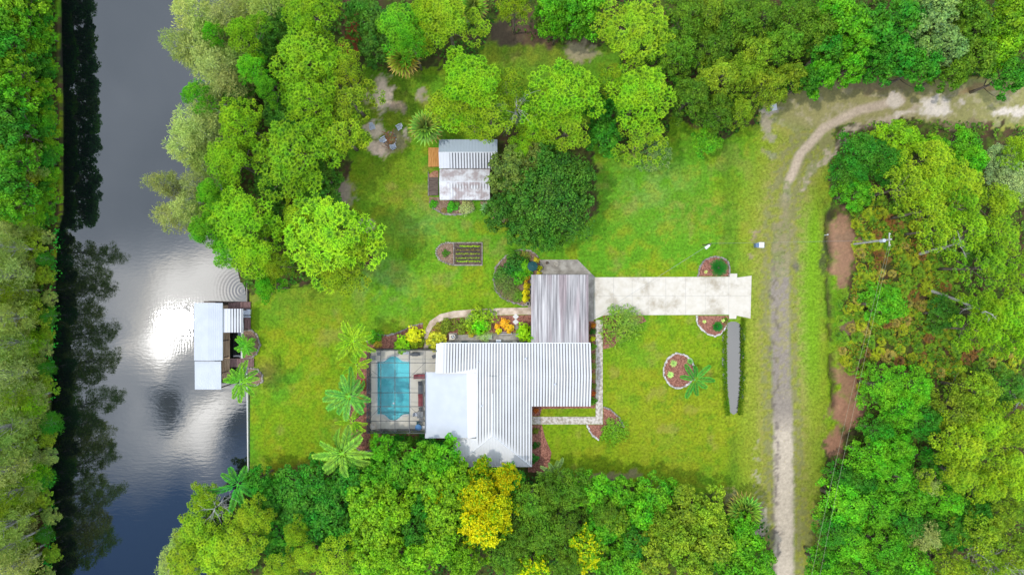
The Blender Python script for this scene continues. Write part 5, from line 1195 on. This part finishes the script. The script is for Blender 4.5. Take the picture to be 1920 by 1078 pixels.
# ------------------------------------------------------------------ beds
def bed(name, label, pts, mat, edge=None, top=.05, stones=None, cat='flower bed', inner=.0):
    cx = sum(p[0] for p in pts)/len(pts); cy = sum(p[1] for p in pts)/len(pts); c = P(cx, cy); t = thing(name, label, cat, c)
    loc = [(P(x,y)[0]-c[0], P(x,y)[1]-c[1]) for x, y in pts]; g = G(); g.prism(loc, -.05, top); g.build('mulch', mat, t)
    if edge:
        g = G(); n = len(loc)
        for i in range(n):
            if stones and i not in stones: continue
            a = Vector(loc[i]); b = Vector(loc[(i+1)%n]); m = max(1, int((b-a).length/.27)); g.tube([(a.x,a.y,.02),(b.x,b.y,.02)], .075, 5)
            for k in range(m):
                q = a+(b-a)*((k+.5)/m); d = (b-a).angle_signed(Vector((1,0))) if (b-a).length > 0 else 0
                s = RNG.uniform(.09,.20); g.obox((q.x+RNG.uniform(-.07,.07), q.y+RNG.uniform(-.07,.07), .07+RNG.uniform(0,.03)), (s, s*.75, .09), d+RNG.uniform(-.2,.2))
        g.build('edging', edge, t)
    return t
def ell(cx, cy, rx, ry, a0=0, a1=360, n=26):
    full = a1-a0 >= 360; m = n if full else n
    return [(cx+rx*math.cos(R(a0+(a1-a0)*i/(m if full else m-1)))*RNG.uniform(.97,1.03), cy-ry*math.sin(R(a0+(a1-a0)*i/(m if full else m-1)))*RNG.uniform(.97,1.03)) for i in range(m)]
bed('flower_bed', 'round island bed of red mulch ringed with white stones on the front lawn', ell(1273,695,29,32), MULCH_RED, STONE_WHITE)
bed('flower_bed', 'half-round red bed with the large cycad above the driveway end', [(1309,518)]+ell(1342,518,33,35,178,2,20)[::1]+[(1370,518)], MULCH_RED, STONE) if False else bed('flower_bed', 'half-round red bed with the large cycad above the driveway end', [(1309,518),(1312,500),(1322,487),(1337,481),(1352,483),(1364,490),(1368,504),(1367,518)], MULCH_RED, STONE, stones=range(0,7))
bed('flower_bed', 'half-round red bed with the small cycad below the driveway end', [(1306,592),(1307,606),(1315,618),(1328,627),(1342,630),(1352,626),(1362,610),(1366,599),(1366,592)], MULCH_RED, STONE_WHITE, stones=range(0,6))
bed('flower_bed', 'large kidney-shaped shrub bed left of the carport', [(994,470),(1006,478),(1013,490),(1013,515),(994,515),(994,572),(980,572),(958,566),(938,556),(928,542),(926,522),(930,500),(944,484),(962,472),(980,468)], MULCH_BROWN, STONE, stones=[0,1,5,6,7,8,9,10,11,12,13,14])
bed('flower_bed', 'long red bed of shrubs between the curved path and the patio', [(998,590.5),(960,591),(900,593),(850,597),(829,602),(813,613),(805,627),(804.5,639),(840,639),(852,627),(998,622)], MULCH_RED)
bed('flower_bed', 'curving red mulch bed above the upper left of the pool cage', [(690,655),(688,640),(700,622),(712,628),(730,628),(750,622),(770,612),(793,606),(793,655)], MULCH_RED, STONE, stones=[1,2,3,4,5,6])
bed('flower_bed', 'strip of red mulch and palms down the left side of the pool cage', [(693,657),(693,812),(700,836),(716,836),(708,842),(680,848),(656,830),(654,780),(668,700),(680,657)], MULCH_RED, STONE, stones=[4,5,6,7])
bed('flower_bed', 'planting strip along the lower wall of the pool cage', [(700,814),(850,814),(850,848),(720,846)], MULCH_RED)
bed('flower_bed', 'crescent bed with dark edging below the stained shed', [(805,370),(824,370),(824,376),(884,376),(890,390),(882,398),(866,402),(845,403),(828,400),(813,391),(805,380)], MULCH_BROWN, STONE, stones=[4,5,6,7,8,9])
bed('flower_bed', 'small edged bed round the blue-green agave beside the oak', [(900,378),(925,378),(950,400),(945,420),(925,410),(908,398)], MULCH_BROWN)
bed('flower_bed', 'narrow planting strip between the striped roof and the front walk', [(1104,602),(1116,602),(1116,765),(1104,765)], MULCH_RED)
bed('flower_bed', 'red mulch strip below the front walk against the right side of the house', [(994,796),(1016,796),(1022,820),(1034,848),(1030,872),(1020,885),(990,885)], MULCH_RED)
bed('flower_bed', 'thin red strip along the lower wall above the front walk', [(994,759),(1104,759),(1104,765),(1016,766),(1012,780),(994,780)], MULCH_RED)
bed('flower_bed', 'curved red wedge right of the front walk corner with dark edging', [(1131,763),(1145,768),(1160,782),(1170,800),(1150,800),(1131,800)], MULCH_RED, STONE, stones=[0,1,2])
bed('flower_bed', 'small red wedge with pale edging below the front walk corner', [(1100,796),(1131,796),(1131,808),(1122,824),(1110,815)], MULCH_RED, STONE_WHITE, stones=[3,4])
bed('flower_bed', 'small red patch under the loose olive shrub beside the driveway', [(1131,592),(1205,592),(1212,602),(1180,615),(1150,650),(1131,655)], MULCH_RED)
bed('flower_bed', 'stone-edged half-round bed beside the boat slip', [(457,620),(470,618),(482,627),(488,645),(482,662),(468,672),(457,674)], MULCH_BROWN, STONE, stones=range(0,6))
bed('flower_bed', 'stone-edged corner bed under the palm at the lower end of the docks', [(465,690),(482,692),(492,702),(492,716),(480,722),(464,722)], MULCH_BROWN, STONE, stones=range(0,5))
# vegetable bed
t = bed('vegetable_bed', 'rectangular timber-edged vegetable bed with rows of lettuce and a rounded end', [(852,456),(903,456),(903,496),(852,497)], SOIL, None, .12, cat='vegetable bed')
c = t.location
g = G()
for (a, b) in (((851,455.2),(904,455.2)),((851,497.5),(904,496.8)),((851,455.2),(851,497.5)),((904,455.2),(904,496.8))):
    p = P(*a); q = P(*b); g.box(min(p[0],q[0])-c.x-.06, max(p[0],q[0])-c.x+.06, min(p[1],q[1])-c.y-.06, max(p[1],q[1])-c.y+.06, 0, .2+.003*len(g.F))
g.build('timber_edging', STONE, t)
g = G(); loc = [(P(x,y)[0]-c.x, P(x,y)[1]-c.y) for x, y in [(850,456),(850,497),(838,494),(825,488),(818,478),(818,468),(826,459),(838,455)]]; g.prism(loc, 0, .06); g.build('rounded_end', MULCH_BROWN, t)
g = G(); n = len(loc)
for i in range(1, n):
    a = Vector(loc[i]); b = Vector(loc[(i+1)%n]); m = max(1, int((b-a).length/.3))
    for k in range(m): q = a+(b-a)*((k+.5)/m); g.obox((q.x,q.y,.08),(.15,.1,.1), RNG.uniform(0,3))
g.build('stone_edging', STONE, t)
rowc = [(462,(.25,.36,.03)),(468.5,(.16,.13,.06)),(476,(.2,.25,.05)),(484,(.2,.26,.06)),(490,(.22,.32,.04))]
for py, col in rowc:
    g = G(); pts = []
    for k in range(26): u = 863+k*1.45 if py < 465 else 856+k*1.72; p = P(u, py+RNG.uniform(-.5,.5)); pts.append((p[0]-c.x, p[1]-c.y, .16))
    pts = np.array(pts); 
    for j in range(6): 
        d = sphere_pts(len(pts)*2, .1)[:len(pts)]; scatter_leaves(g, pts+d*.1, d, .2, .8, (.2,.9))
    g.build('crop_row', FOL, t, color=col)
for py in (465.5, 472.5, 480, 487):
    g = G(); a = P(855,py); b = P(900,py); g.tube([(a[0]-c.x,a[1]-c.y,.14),(b[0]-c.x,b[1]-c.y,.14)], .05, 5); g.build('drip_hose', BLACK, t)

# ------------------------------------------------------------------ small things
def ac():
    t = thing('air_conditioner', 'white air conditioning unit with round fan on the patio', 'air conditioner', P(849, 631, 0))
    g = G(); g.prism([(-.45,-.42),(.1,-.42),(.35,-.32),(.45,0),(.35,.32),(.1,.42),(-.45,.42)], .06, .85); g.build('casing', CREAM, t)
    g = G(); g.cyl(.08,0,.853,.87,.27,sides=20); g.build('fan_well', BLACK, t)
    g = G()
    for k in range(4): a = k*math.pi/2+.4; g.obox((.08+.12*math.cos(a), .12*math.sin(a), .885), (.11,.035,.008), a)
    g.build('fan_blades', WHITE, t)
    g = G(); g.box(-.6,.6,-.55,.55,0,.057); g.build('pad', CONC_GREY, t)
ac()
t = thing('garden_bench', 'white garden bench half hidden under the patio shrub', 'bench', P(912, 632, .05)); g = G()
for i in range(4): g.box(-.85,.85,-.25+i*.12,-.16+i*.12,.40,.44)
g.build('seat', WHITE, t); g = G()
for i in range(3): g.box(-.85,.85,.25,.28,.5+i*.12,.59+i*.12)
g.build('backrest', WHITE, t)
for sx in (-1,1): g = G(); g.box(sx*.8-.03,sx*.8+.03,-.25,.28,0,.398); g.build('leg', WHITE, t)
t = thing('planter_box', 'long low white planter below the orange crotons on the patio', 'planter', P(947, 624.5)); g = G(); g.box(-1.0,1.0,-.14,.14,0,.3); g.build('trough', WHITE, t); g = G(); g.box(-.94,.94,-.09,.09,.301,.315); g.build('soil', SOIL, t)
t = thing('washtub', 'small white utility tub with grey water against the house wall on the patio', 'tub', P(935, 640)); g = G(); g.box(-.38,.38,-.32,.32,.2,.75); g.build('basin', WHITE, t); g = G(); g.box(-.28,.28,-.22,.22,.751,.765); g.build('water', LGREY, t)
for sx in (-1,1):
    for sy in (-1,1): g = G(); g.cyl(sx*.3,sy*.25,0,.2,.03,sides=6); g.build('leg', MGREY, t)
t = thing('door_mat', 'dark green mat on the patio beside the house wall', 'mat', P(871, 642, .035)); g = G(); g.box(-.45,.45,-.2,.2,0,.02); g.build('pile', plain('mat_green', (.05,.08,.07), .9), t)
t = thing('storage_box', 'small white box at the house wall near the lime tree', 'box', P(965, 642)); g = G(); g.prism([(-.4,-.18),(.4,-.18),(.3,.2),(-.25,.25)], 0, .4); g.build('body', WHITE, t); g = G(); g.prism([(-.43,-.2),(.43,-.2),(.33,.22),(-.28,.27)], .403, .45); g.build('lid', CREAM, t)
for px, py, mt, lab in ((967,593.5,CONC_WHITE,'pale diamond stepping stone nearest the curved path'),(967,603.5,CONC_WHITE,'pale diamond stepping stone in the middle of the three'),(968,613,CONC_GREY,'dark diamond stepping stone nearest the patio')):
    g = G(); g.obox((0,0,.06),(.33,.33,.03),R(45)); tag(g.build('stepping_stone', mt, loc=P(px,py)), lab, 'stepping stone', 'diamond stepping stones')
t = thing('parasol', 'dark teal garden parasol among shrubs at the carport corner', 'parasol', P(998, 500)); g = G(); n = 8; V = [(0,0,2.2)]+[(.78*math.cos(k*2*math.pi/n), .78*math.sin(k*2*math.pi/n), 1.8) for k in range(n)]; g.add(V, [(0,k+1,(k+1)%n+1) for k in range(n)]); o = g.build('canopy', TEAL, t); o.modifiers.new('cloth thickness','SOLIDIFY').thickness = .02
g = G(); g.cyl(0,0,0,2.2,.03,sides=8); g.build('pole', MGREY, t); g = G(); g.cyl(0,0,0,.1,.3,sides=14); g.build('base', CONC_GREY, t)
def pot(px, py, r, h, mat, label, fill=SOIL, z=.045):
    t = thing('plant_pot', label, 'pot', P(px, py, z)); g = G(); prof = [(r*.7,0),(r,h),(r*.82,h),(r*.8,h-.08)]; ns = 16
    V = [(a*math.cos(2*math.pi*k/ns), a*math.sin(2*math.pi*k/ns), z_) for a, z_ in prof for k in range(ns)]
    g.add(V, [(i*ns+k, i*ns+(k+1)%ns, (i+1)*ns+(k+1)%ns, (i+1)*ns+k) for i in range(3) for k in range(ns)]); g.build('bowl', mat, t, smooth=True)
    g = G(); g.cyl(0,0,h-.12,h-.06,r*.82,sides=16); g.build('soil', fill, t)
pot(990, 569.5, .3, .4, CREAM, 'round cream pot with dark centre at the left edge of the carport', BLACK)
pot(1025.5, 493, .22, .35, WOOD_DARK, 'dark round pot on the carport apron')
pot(1043.5, 495, .3, .25, CREAM, 'pale round bowl on the carport apron', CONC_GREY)
# fire ring and chairs
t = thing('fire_pit', 'heap of charred logs in the bare fire circle', 'fire pit', P(731, 262)); g = G()
for k in range(24): a = RNG.uniform(0,6.28); c = (RNG.normal(0,.45), RNG.normal(0,.8)); l = RNG.uniform(.3,.7); g.tube([(c[0]-l*math.cos(a), c[1]-l*math.sin(a), .08), (c[0]+l*math.cos(a), c[1]+l*math.sin(a), RNG.uniform(.1,.4))], RNG.uniform(.03,.06), 5)
g.build('logs', ORANGE, t); g = G()
for k in range(14): a = k*2*math.pi/14; g.obox((.95*math.cos(a), 1.05*math.sin(a), .06), (.14,.1,.08), a+1.57)
g.build('stone_ring', STONE, t)
def adirondack(px, py, rz, label):
    t = thing('lawn_chair', label, 'chair', P(px, py), rz, 'grey chairs round the fire pit'); m = LGREY
    g = G()
    for i in range(5): g.obox((0,-.28+i*.13,.36-i*.025),(.27,.055,.012),0)
    g.build('seat', m, t); g = G()
    for i in range(5): g.obox((-.22+i*.11,.42,.62),(.05,.015,.40),0,tilt=(R(-25),0,0))
    g.build('backrest', m, t)
    for s in (-1,1): g = G(); g.box(s*.36-.07,s*.36+.07,-.38,.32,.54,.565); g.build('armrest', m, t)
    for s in (-1,1): g = G(); g.box(s*.33-.02,s*.33+.02,-.36,-.3,0,.538); g.box(s*.31-.02,s*.31+.02,.2,.28,0,.33); g.build('leg', m, t)
adirondack(699,240,R(150-180+45),'grey lawn chair at the upper left of the fire pit')
adirondack(749,240,R(-60),'grey lawn chair at the upper right of the fire pit')
adirondack(720,263,R(120),'grey lawn chair hard against the left side of the logs')
adirondack(738,276,R(200),'grey lawn chair below the logs')

# light pole, utility pole, wires
def build_poles():
    t = thing('light_pole', 'thin lamp pole with white head standing on the front lawn above the driveway', 'lamp post', P(1318, 460)); X, Y, _ = t.location
    g = G(); g.tube([(0,0,0),(0,0,4.6)], [.09,.06], 8); g.build('pole', WOOD_DARK, t)
    g = G(); g.tube([(0,0,4.4),(-.35,-.3,4.65)], .03, 5); g.build('arm', MGREY, t)
    g = G(); g.tube([(-.3,-.25,4.62),(-.9,-.72,4.55)], [.16,.24], 10); g.build('lamp_head', WHITE, t)
    u = thing('utility_pole', 'tall wooden utility pole with white transformer in the palmetto brush', 'utility pole', P(1598, 458)); hx = 10.8
    g = G(); g.tube([(0,0,0),(0,0,hx)], [.17,.11], 10); g.build('pole', DEADWOOD, u)
    g = G(); g.box(-.06,.06,-.9,.9,hx-.55,hx-.43); g.build('crossarm', DEADWOOD, u)
    g = G(); g.cyl(-.42,-.1,hx-1.9,hx-.95,.24,sides=14); g.build('transformer', LGREY, u)
    for s in (-.75, 0, .75): g = G(); g.cyl(0,s,hx-.43,hx-.2,.05,sides=8); g.build('insulator', WHITE, u)
    p = u.location; e = P(1512, 1100, 10.2)
    def wire(a, b, sag, lab, r=.018, mat=MGREY):
        pts = [(a[0]+(b[0]-a[0])*f, a[1]+(b[1]-a[1])*f, a[2]+(b[2]-a[2])*f-sag*4*f*(1-f)) for f in np.linspace(0,1,18)]
        g = G(); g.tube(pts, r, 4); tag(g.build('power_line', mat), lab, 'power line', 'power lines from the utility pole')
    wm = plain('wire_tan', (.34,.33,.22), .5)
    wire((p[0],p[1]-.75,hx-.2), (e[0],e[1]-8,hx-.6), .6, 'right-hand power line running down beside the track from the utility pole', mat=wm, r=.011)
    wire((p[0]-.1,p[1]-.1,hx-.2), (e[0]-1.2,e[1]-8,hx-.6), .9, 'left-hand power line running down beside the track from the utility pole', mat=wm, r=.011)
    wire((p[0],p[1],hx-1.2), (X,Y,4.5), .7, 'long thin wire crossing the track to the lamp pole', r=.012)
    c = P(1108, 600, 2.9); wire((X,Y,4.4), c, .5, 'thin service wire sloping from the lamp pole over the driveway to the carport', r=.02)
build_poles()
t = thing('utility_box', 'white utility box beside blue meter near the dirt track', 'utility box', P(1420, 460)); g = G(); g.box(-.05,.75,-.4,.4,0,.8); g.build('cabinet', WHITE, t); g = G(); g.box(-.55,-.053,-.35,.25,0,.9); g.build('meter', plain('meter_blue', (.10,.16,.26)), t)
t = thing('utility_box', 'small pale box on bare ground by the top left end of the track verge', 'utility box', P(1449, 203)); g = G(); g.obox((0,0,.3),(.35,.45,.3),.15); g.build('cabinet', CONC_WHITE, t); g = G(); g.obox((0,0,.63),(.38,.48,.027),.15); g.build('lid', WHITE, t)
g = G(); g.cyl(0,0,-.3,.9,.07,.06,sides=10); g.cyl(0,0,.903,.95,.09,sides=10); tag(g.build('marker_post', WHITE, loc=P(1547,441)), 'small white marker post beside the ditch left of the utility pole', 'post')
# culvert pipe ends are the driveway wings; fallen pale logs on the far bank
for (a, b, lab) in (((1722,477),(1802,455),'leaning dead pine trunk in the brush right of the utility pole'),((1742,544),(1862,590),'dead grey pine snag with bare limbs right of the brush'),((1862,736),(1915,752),'grey dead snag at the right edge of the wood below the brush')):
    p = P(*a); hh = H*(1-math.hypot(a[0]-960,a[1]-539)/math.hypot(b[0]-960,b[1]-539)); hh = min(hh, 13)
    q = P(b[0], b[1], hh); t = thing('dead_tree', lab, 'dead tree', (p[0],p[1],0)); d = Vector((q[0]-p[0], q[1]-p[1], hh)); g = G()
    g.tube([(0,0,0), tuple(d*.5+Vector((.1,.1,0))), tuple(d)], [.24,.17,.05], 8); g.build('trunk', DEADWOOD, t); g = G()
    for k in range(16):
        s = d*RNG.uniform(.55,1); v = Vector(RNG.normal(0,1,3)); v.z = abs(v.z)*.5; v.normalize(); l = RNG.uniform(.8,2.2); g.tube([tuple(s), tuple(s+v*l*.5+Vector(RNG.normal(0,.12,3))), tuple(s+v*l)], [.06,.04,.012], 4)
        for j in range(3): s2 = s+v*l*RNG.uniform(.4,.95); w = (v+Vector(RNG.normal(0,.7,3))).normalized(); g.tube([tuple(s2), tuple(s2+w*l*.4)], [.025,.008], 3)
    g.build('branches', DEADWOOD, t)
for px, py, rr, lab in ((1852,1045,34,'white bare snag near the bottom right corner'),(1905,1062,26,'white bare dead tree hard by the right edge at the bottom'),(408,950,26,'grey bare tree beside the palm at the canal edge of the bottom wood')):
    hh = 9; x, y, _ = P(px, py, hh*.85); t = thing('dead_tree', lab, 'dead tree', (x,y,0), 1.0, None, (rr*S/3.2,)*2+(hh/8,))
    for nm, me in protos['dead'][1]: link(nm, me, t)

# palmetto brush ------------------------------------------------------
def make_palmetto():
    g = G()
    for k in range(13):
        a = k*2.4; e = RNG.uniform(.3,1.5); s = np.array([math.cos(a)*math.cos(e), math.sin(a)*math.cos(e), math.sin(e)])*RNG.uniform(.2,.75); n = 9
        th = np.linspace(-1.5,1.5,n)+a; ax = unit(np.stack([np.cos(th), np.sin(th), rnd(n,-.1,.5)],1)); b = unit(np.cross(ax, np.array([0,0,1.])))*.05
        g.leaves(np.tile(s,(n,1)), ax*.45, b, rnd(n,-.1,.2)+(.3 if k % 3 else 0), rnd(n,.5,1.1)); g.tube([(0,0,0), tuple(s)], [.02,.012], 3, t=.6)
    return g.mesh('palmetto_leaves', FOL)
PM = [make_palmetto() for _ in range(4)]
spots = []
for _ in range(4500):
    u = RNG.uniform(1560,1910); v = RNG.uniform(370,760)
    if not inpoly(np.array([u]), np.array([v]), [(1585,375),(1640,370),(1700,400),(1770,450),(1790,520),(1790,600),(1810,640),(1900,660),(1900,710),(1780,705),(1640,670),(1600,760),(1575,740),(1580,680),(1565,620),(1562,540),(1590,520),(1600,430)])[0]: continue
    if any(math.hypot(u-a, v-b) < 15.5 for a, b in spots) or (v > 690 and u < 1612) or (u < 1600 and v < 550): continue
    spots.append((u, v))
kinds = [RNG.uniform(0,1) for _ in spots]
labs = label_all([('yellow-green palmetto clump' if k < .35 else ('green palmetto clump' if k < .78 else ('straw-coloured palmetto clump' if k < .88 else 'brown dying palmetto clump')), u, v) for k, (u, v) in zip(kinds, spots)])
for (u, v), lab, k in zip(spots, labs, kinds):
    s = RNG.uniform(.95,1.4); col = (.20,.24,.015) if k < .35 else ((.10,.19,.015) if k < .78 else ((.24,.19,.06) if k < .88 else (.15,.075,.03)))
    t = thing('palmetto', lab, 'palmetto', P(u, v), RNG.uniform(0,6.28), 'palmettos in the brush', (s,s,s)); link('fan_leaves', PM[int(RNG.integers(4))], t, col)

# undergrowth: an uncountable mass under the woods ----------------------------
def undergrowth():
    specs = [(FOREST[0],(.045,.13,.012),9000,(.2,1.3)), (FOREST[1],(.04,.08,.01),600,(.1,.6)), (FOREST[2],(.035,.11,.012),11000,(.2,1.6)), (FOREST[3],(.07,.15,.015),15000,(.2,1.3)), (FOREST[4],(.03,.12,.015),9000,(.3,1.8)), ([(1590,400),(1700,420),(1760,470),(1770,540),(1740,600),(1800,680),(1780,720),(1640,660),(1600,740),(1575,600),(1600,520)],(.17,.16,.02),3500,(.2,1.0)), (FOREST[5],(.07,.18,.02),9000,(.2,1.4))]
    for poly, col, n, (z0, z1) in specs:
        xs = [p[0] for p in poly]; ys = [p[1] for p in poly]; u = RNG.uniform(max(min(xs),-60), min(max(xs),1980), n*4); v = RNG.uniform(max(min(ys),-60), min(max(ys),1140), n*4)
        dens = fbm(u/14, v/14, 5, 3); k = inpoly(u, v, poly) & (dens > .42)
        if poly is FOREST[3] or poly[0] == (1590,400): k &= ~(inpoly(u, v, [(1545,385),(1598,385),(1602,480),(1592,560),(1560,560)]) | inpoly(u, v, [(1565,600),(1600,590),(1604,640),(1575,650)]) | inpoly(u, v, [(1565,690),(1612,690),(1616,770),(1590,800),(1575,870),(1540,870)]))
        k &= (u > bankR(v)+6) | (u < bankL(v)-2)
        if poly is FOREST[0]: k &= ~((u > 640) & (v > 110)) 
        u, v = u[k][:n], v[k][:n]; zz = z0+(z1-z0)*np.clip((fbm(u/20, v/20, 9, 3)-.3)*2, 0, 1)*rnd(len(u),.6,1)
        kk = S*(H-zz)/H; c = np.stack([(u-960)*S, (539-v)*S, zz], 1); g = G()
        scatter_leaves(g, c, np.tile(np.array([[0,0,1.]]),(len(c),1)), .5, .6, (.0,.9), 1.0)
        tag(g.build('undergrowth', FOL, color=col), kind='stuff')
undergrowth()
# green creepers hanging over the far bank
g = G(); n = 1500; v = RNG.uniform(430,1100,n); u = bankL(v)+RNG.uniform(-4,22,n)*fbm(v/14, v*0, 3, 2); k = fbm(u/9, v/9, 4, 2) > .47; u, v = u[k], v[k]
scatter_leaves(g, np.stack([(u-960)*S, (539-v)*S, rnd(len(u),-.3,.6)],1), np.tile(np.array([[0,0,1.]]),(len(u),1)), .3, .7, (.3,1.), .8)
tag(g.build('bank_creepers', FOL, color=(.03,.30,.04)), kind='stuff')
# stray leaves lying on the lawns
g = G(); n = 900; u = RNG.uniform(470,1500,n); v = RNG.uniform(250,950,n); scatter_leaves(g, np.stack([(u-960)*S, (539-v)*S, np.full(n,.03)],1), np.tile(np.array([[0,0,1.]]),(n,1)), .09, .7, (.4,1.), .2)
tag(g.build('fallen_leaves', FOL, color=(.30,.24,.10)), kind='stuff')

g = G(); n = 5200; v = RNG.uniform(596,778,n); side = np.where(RNG.random(n) < .5, -1, 1); w = 14.5*np.sqrt(np.clip(sstep(850,690,v),.02,1)); u = 1376.5+side*(w*1.15+np.abs(RNG.normal(0,4,n))-2.5)
a = unit(np.stack([RNG.normal(0,.5,n)-side*.5, RNG.normal(0,.5,n), np.ones(n)],1))*rnd(n,.25,.5)[:,None]; b = unit(np.cross(a, RNG.normal(0,1,(n,3))))*.05
zg = ground_z(u, v); g.leaves(np.stack([(u-960)*S, (539-v)*S, np.maximum(zg,-.3)],1), a, b, .5, rnd(n,.5,.9)); tag(g.build('ditch_grass', FOL, color=(.085,.16,.012)), kind='stuff')
for (u0, v0, u1, v1, hh, lab) in ((82,1000,28,1028,4.5,'pale leaning bare trunk on the far bank near the bottom of the photo'),(84,1020,46,1042,3.5,'shorter pale leaning trunk just below the longer one on the far bank'),(95,735,60,752,3,'small pale leaning trunk over bare soil on the far bank')):
    p = P(u0, v0); q = P(u1, v1, hh); t = thing('dead_tree', lab, 'dead tree', (p[0], p[1], 0)); g = G(); d = Vector((q[0]-p[0], q[1]-p[1], hh)); g.tube([(0,0,-.2), tuple(d*.5+Vector((0,.1,.2))), tuple(d)], [.16,.12,.05], 7); g.build('trunk', DEADWOOD, t); g = G()
    for k in range(9):
        s0 = d*RNG.uniform(.5,1); w = (d.normalized()+Vector(RNG.normal(0,.6,3))).normalized(); l = RNG.uniform(.6,1.5); g.tube([tuple(s0), tuple(s0+w*l)], [.04,.01], 4)
    g.build('branches', DEADWOOD, t)
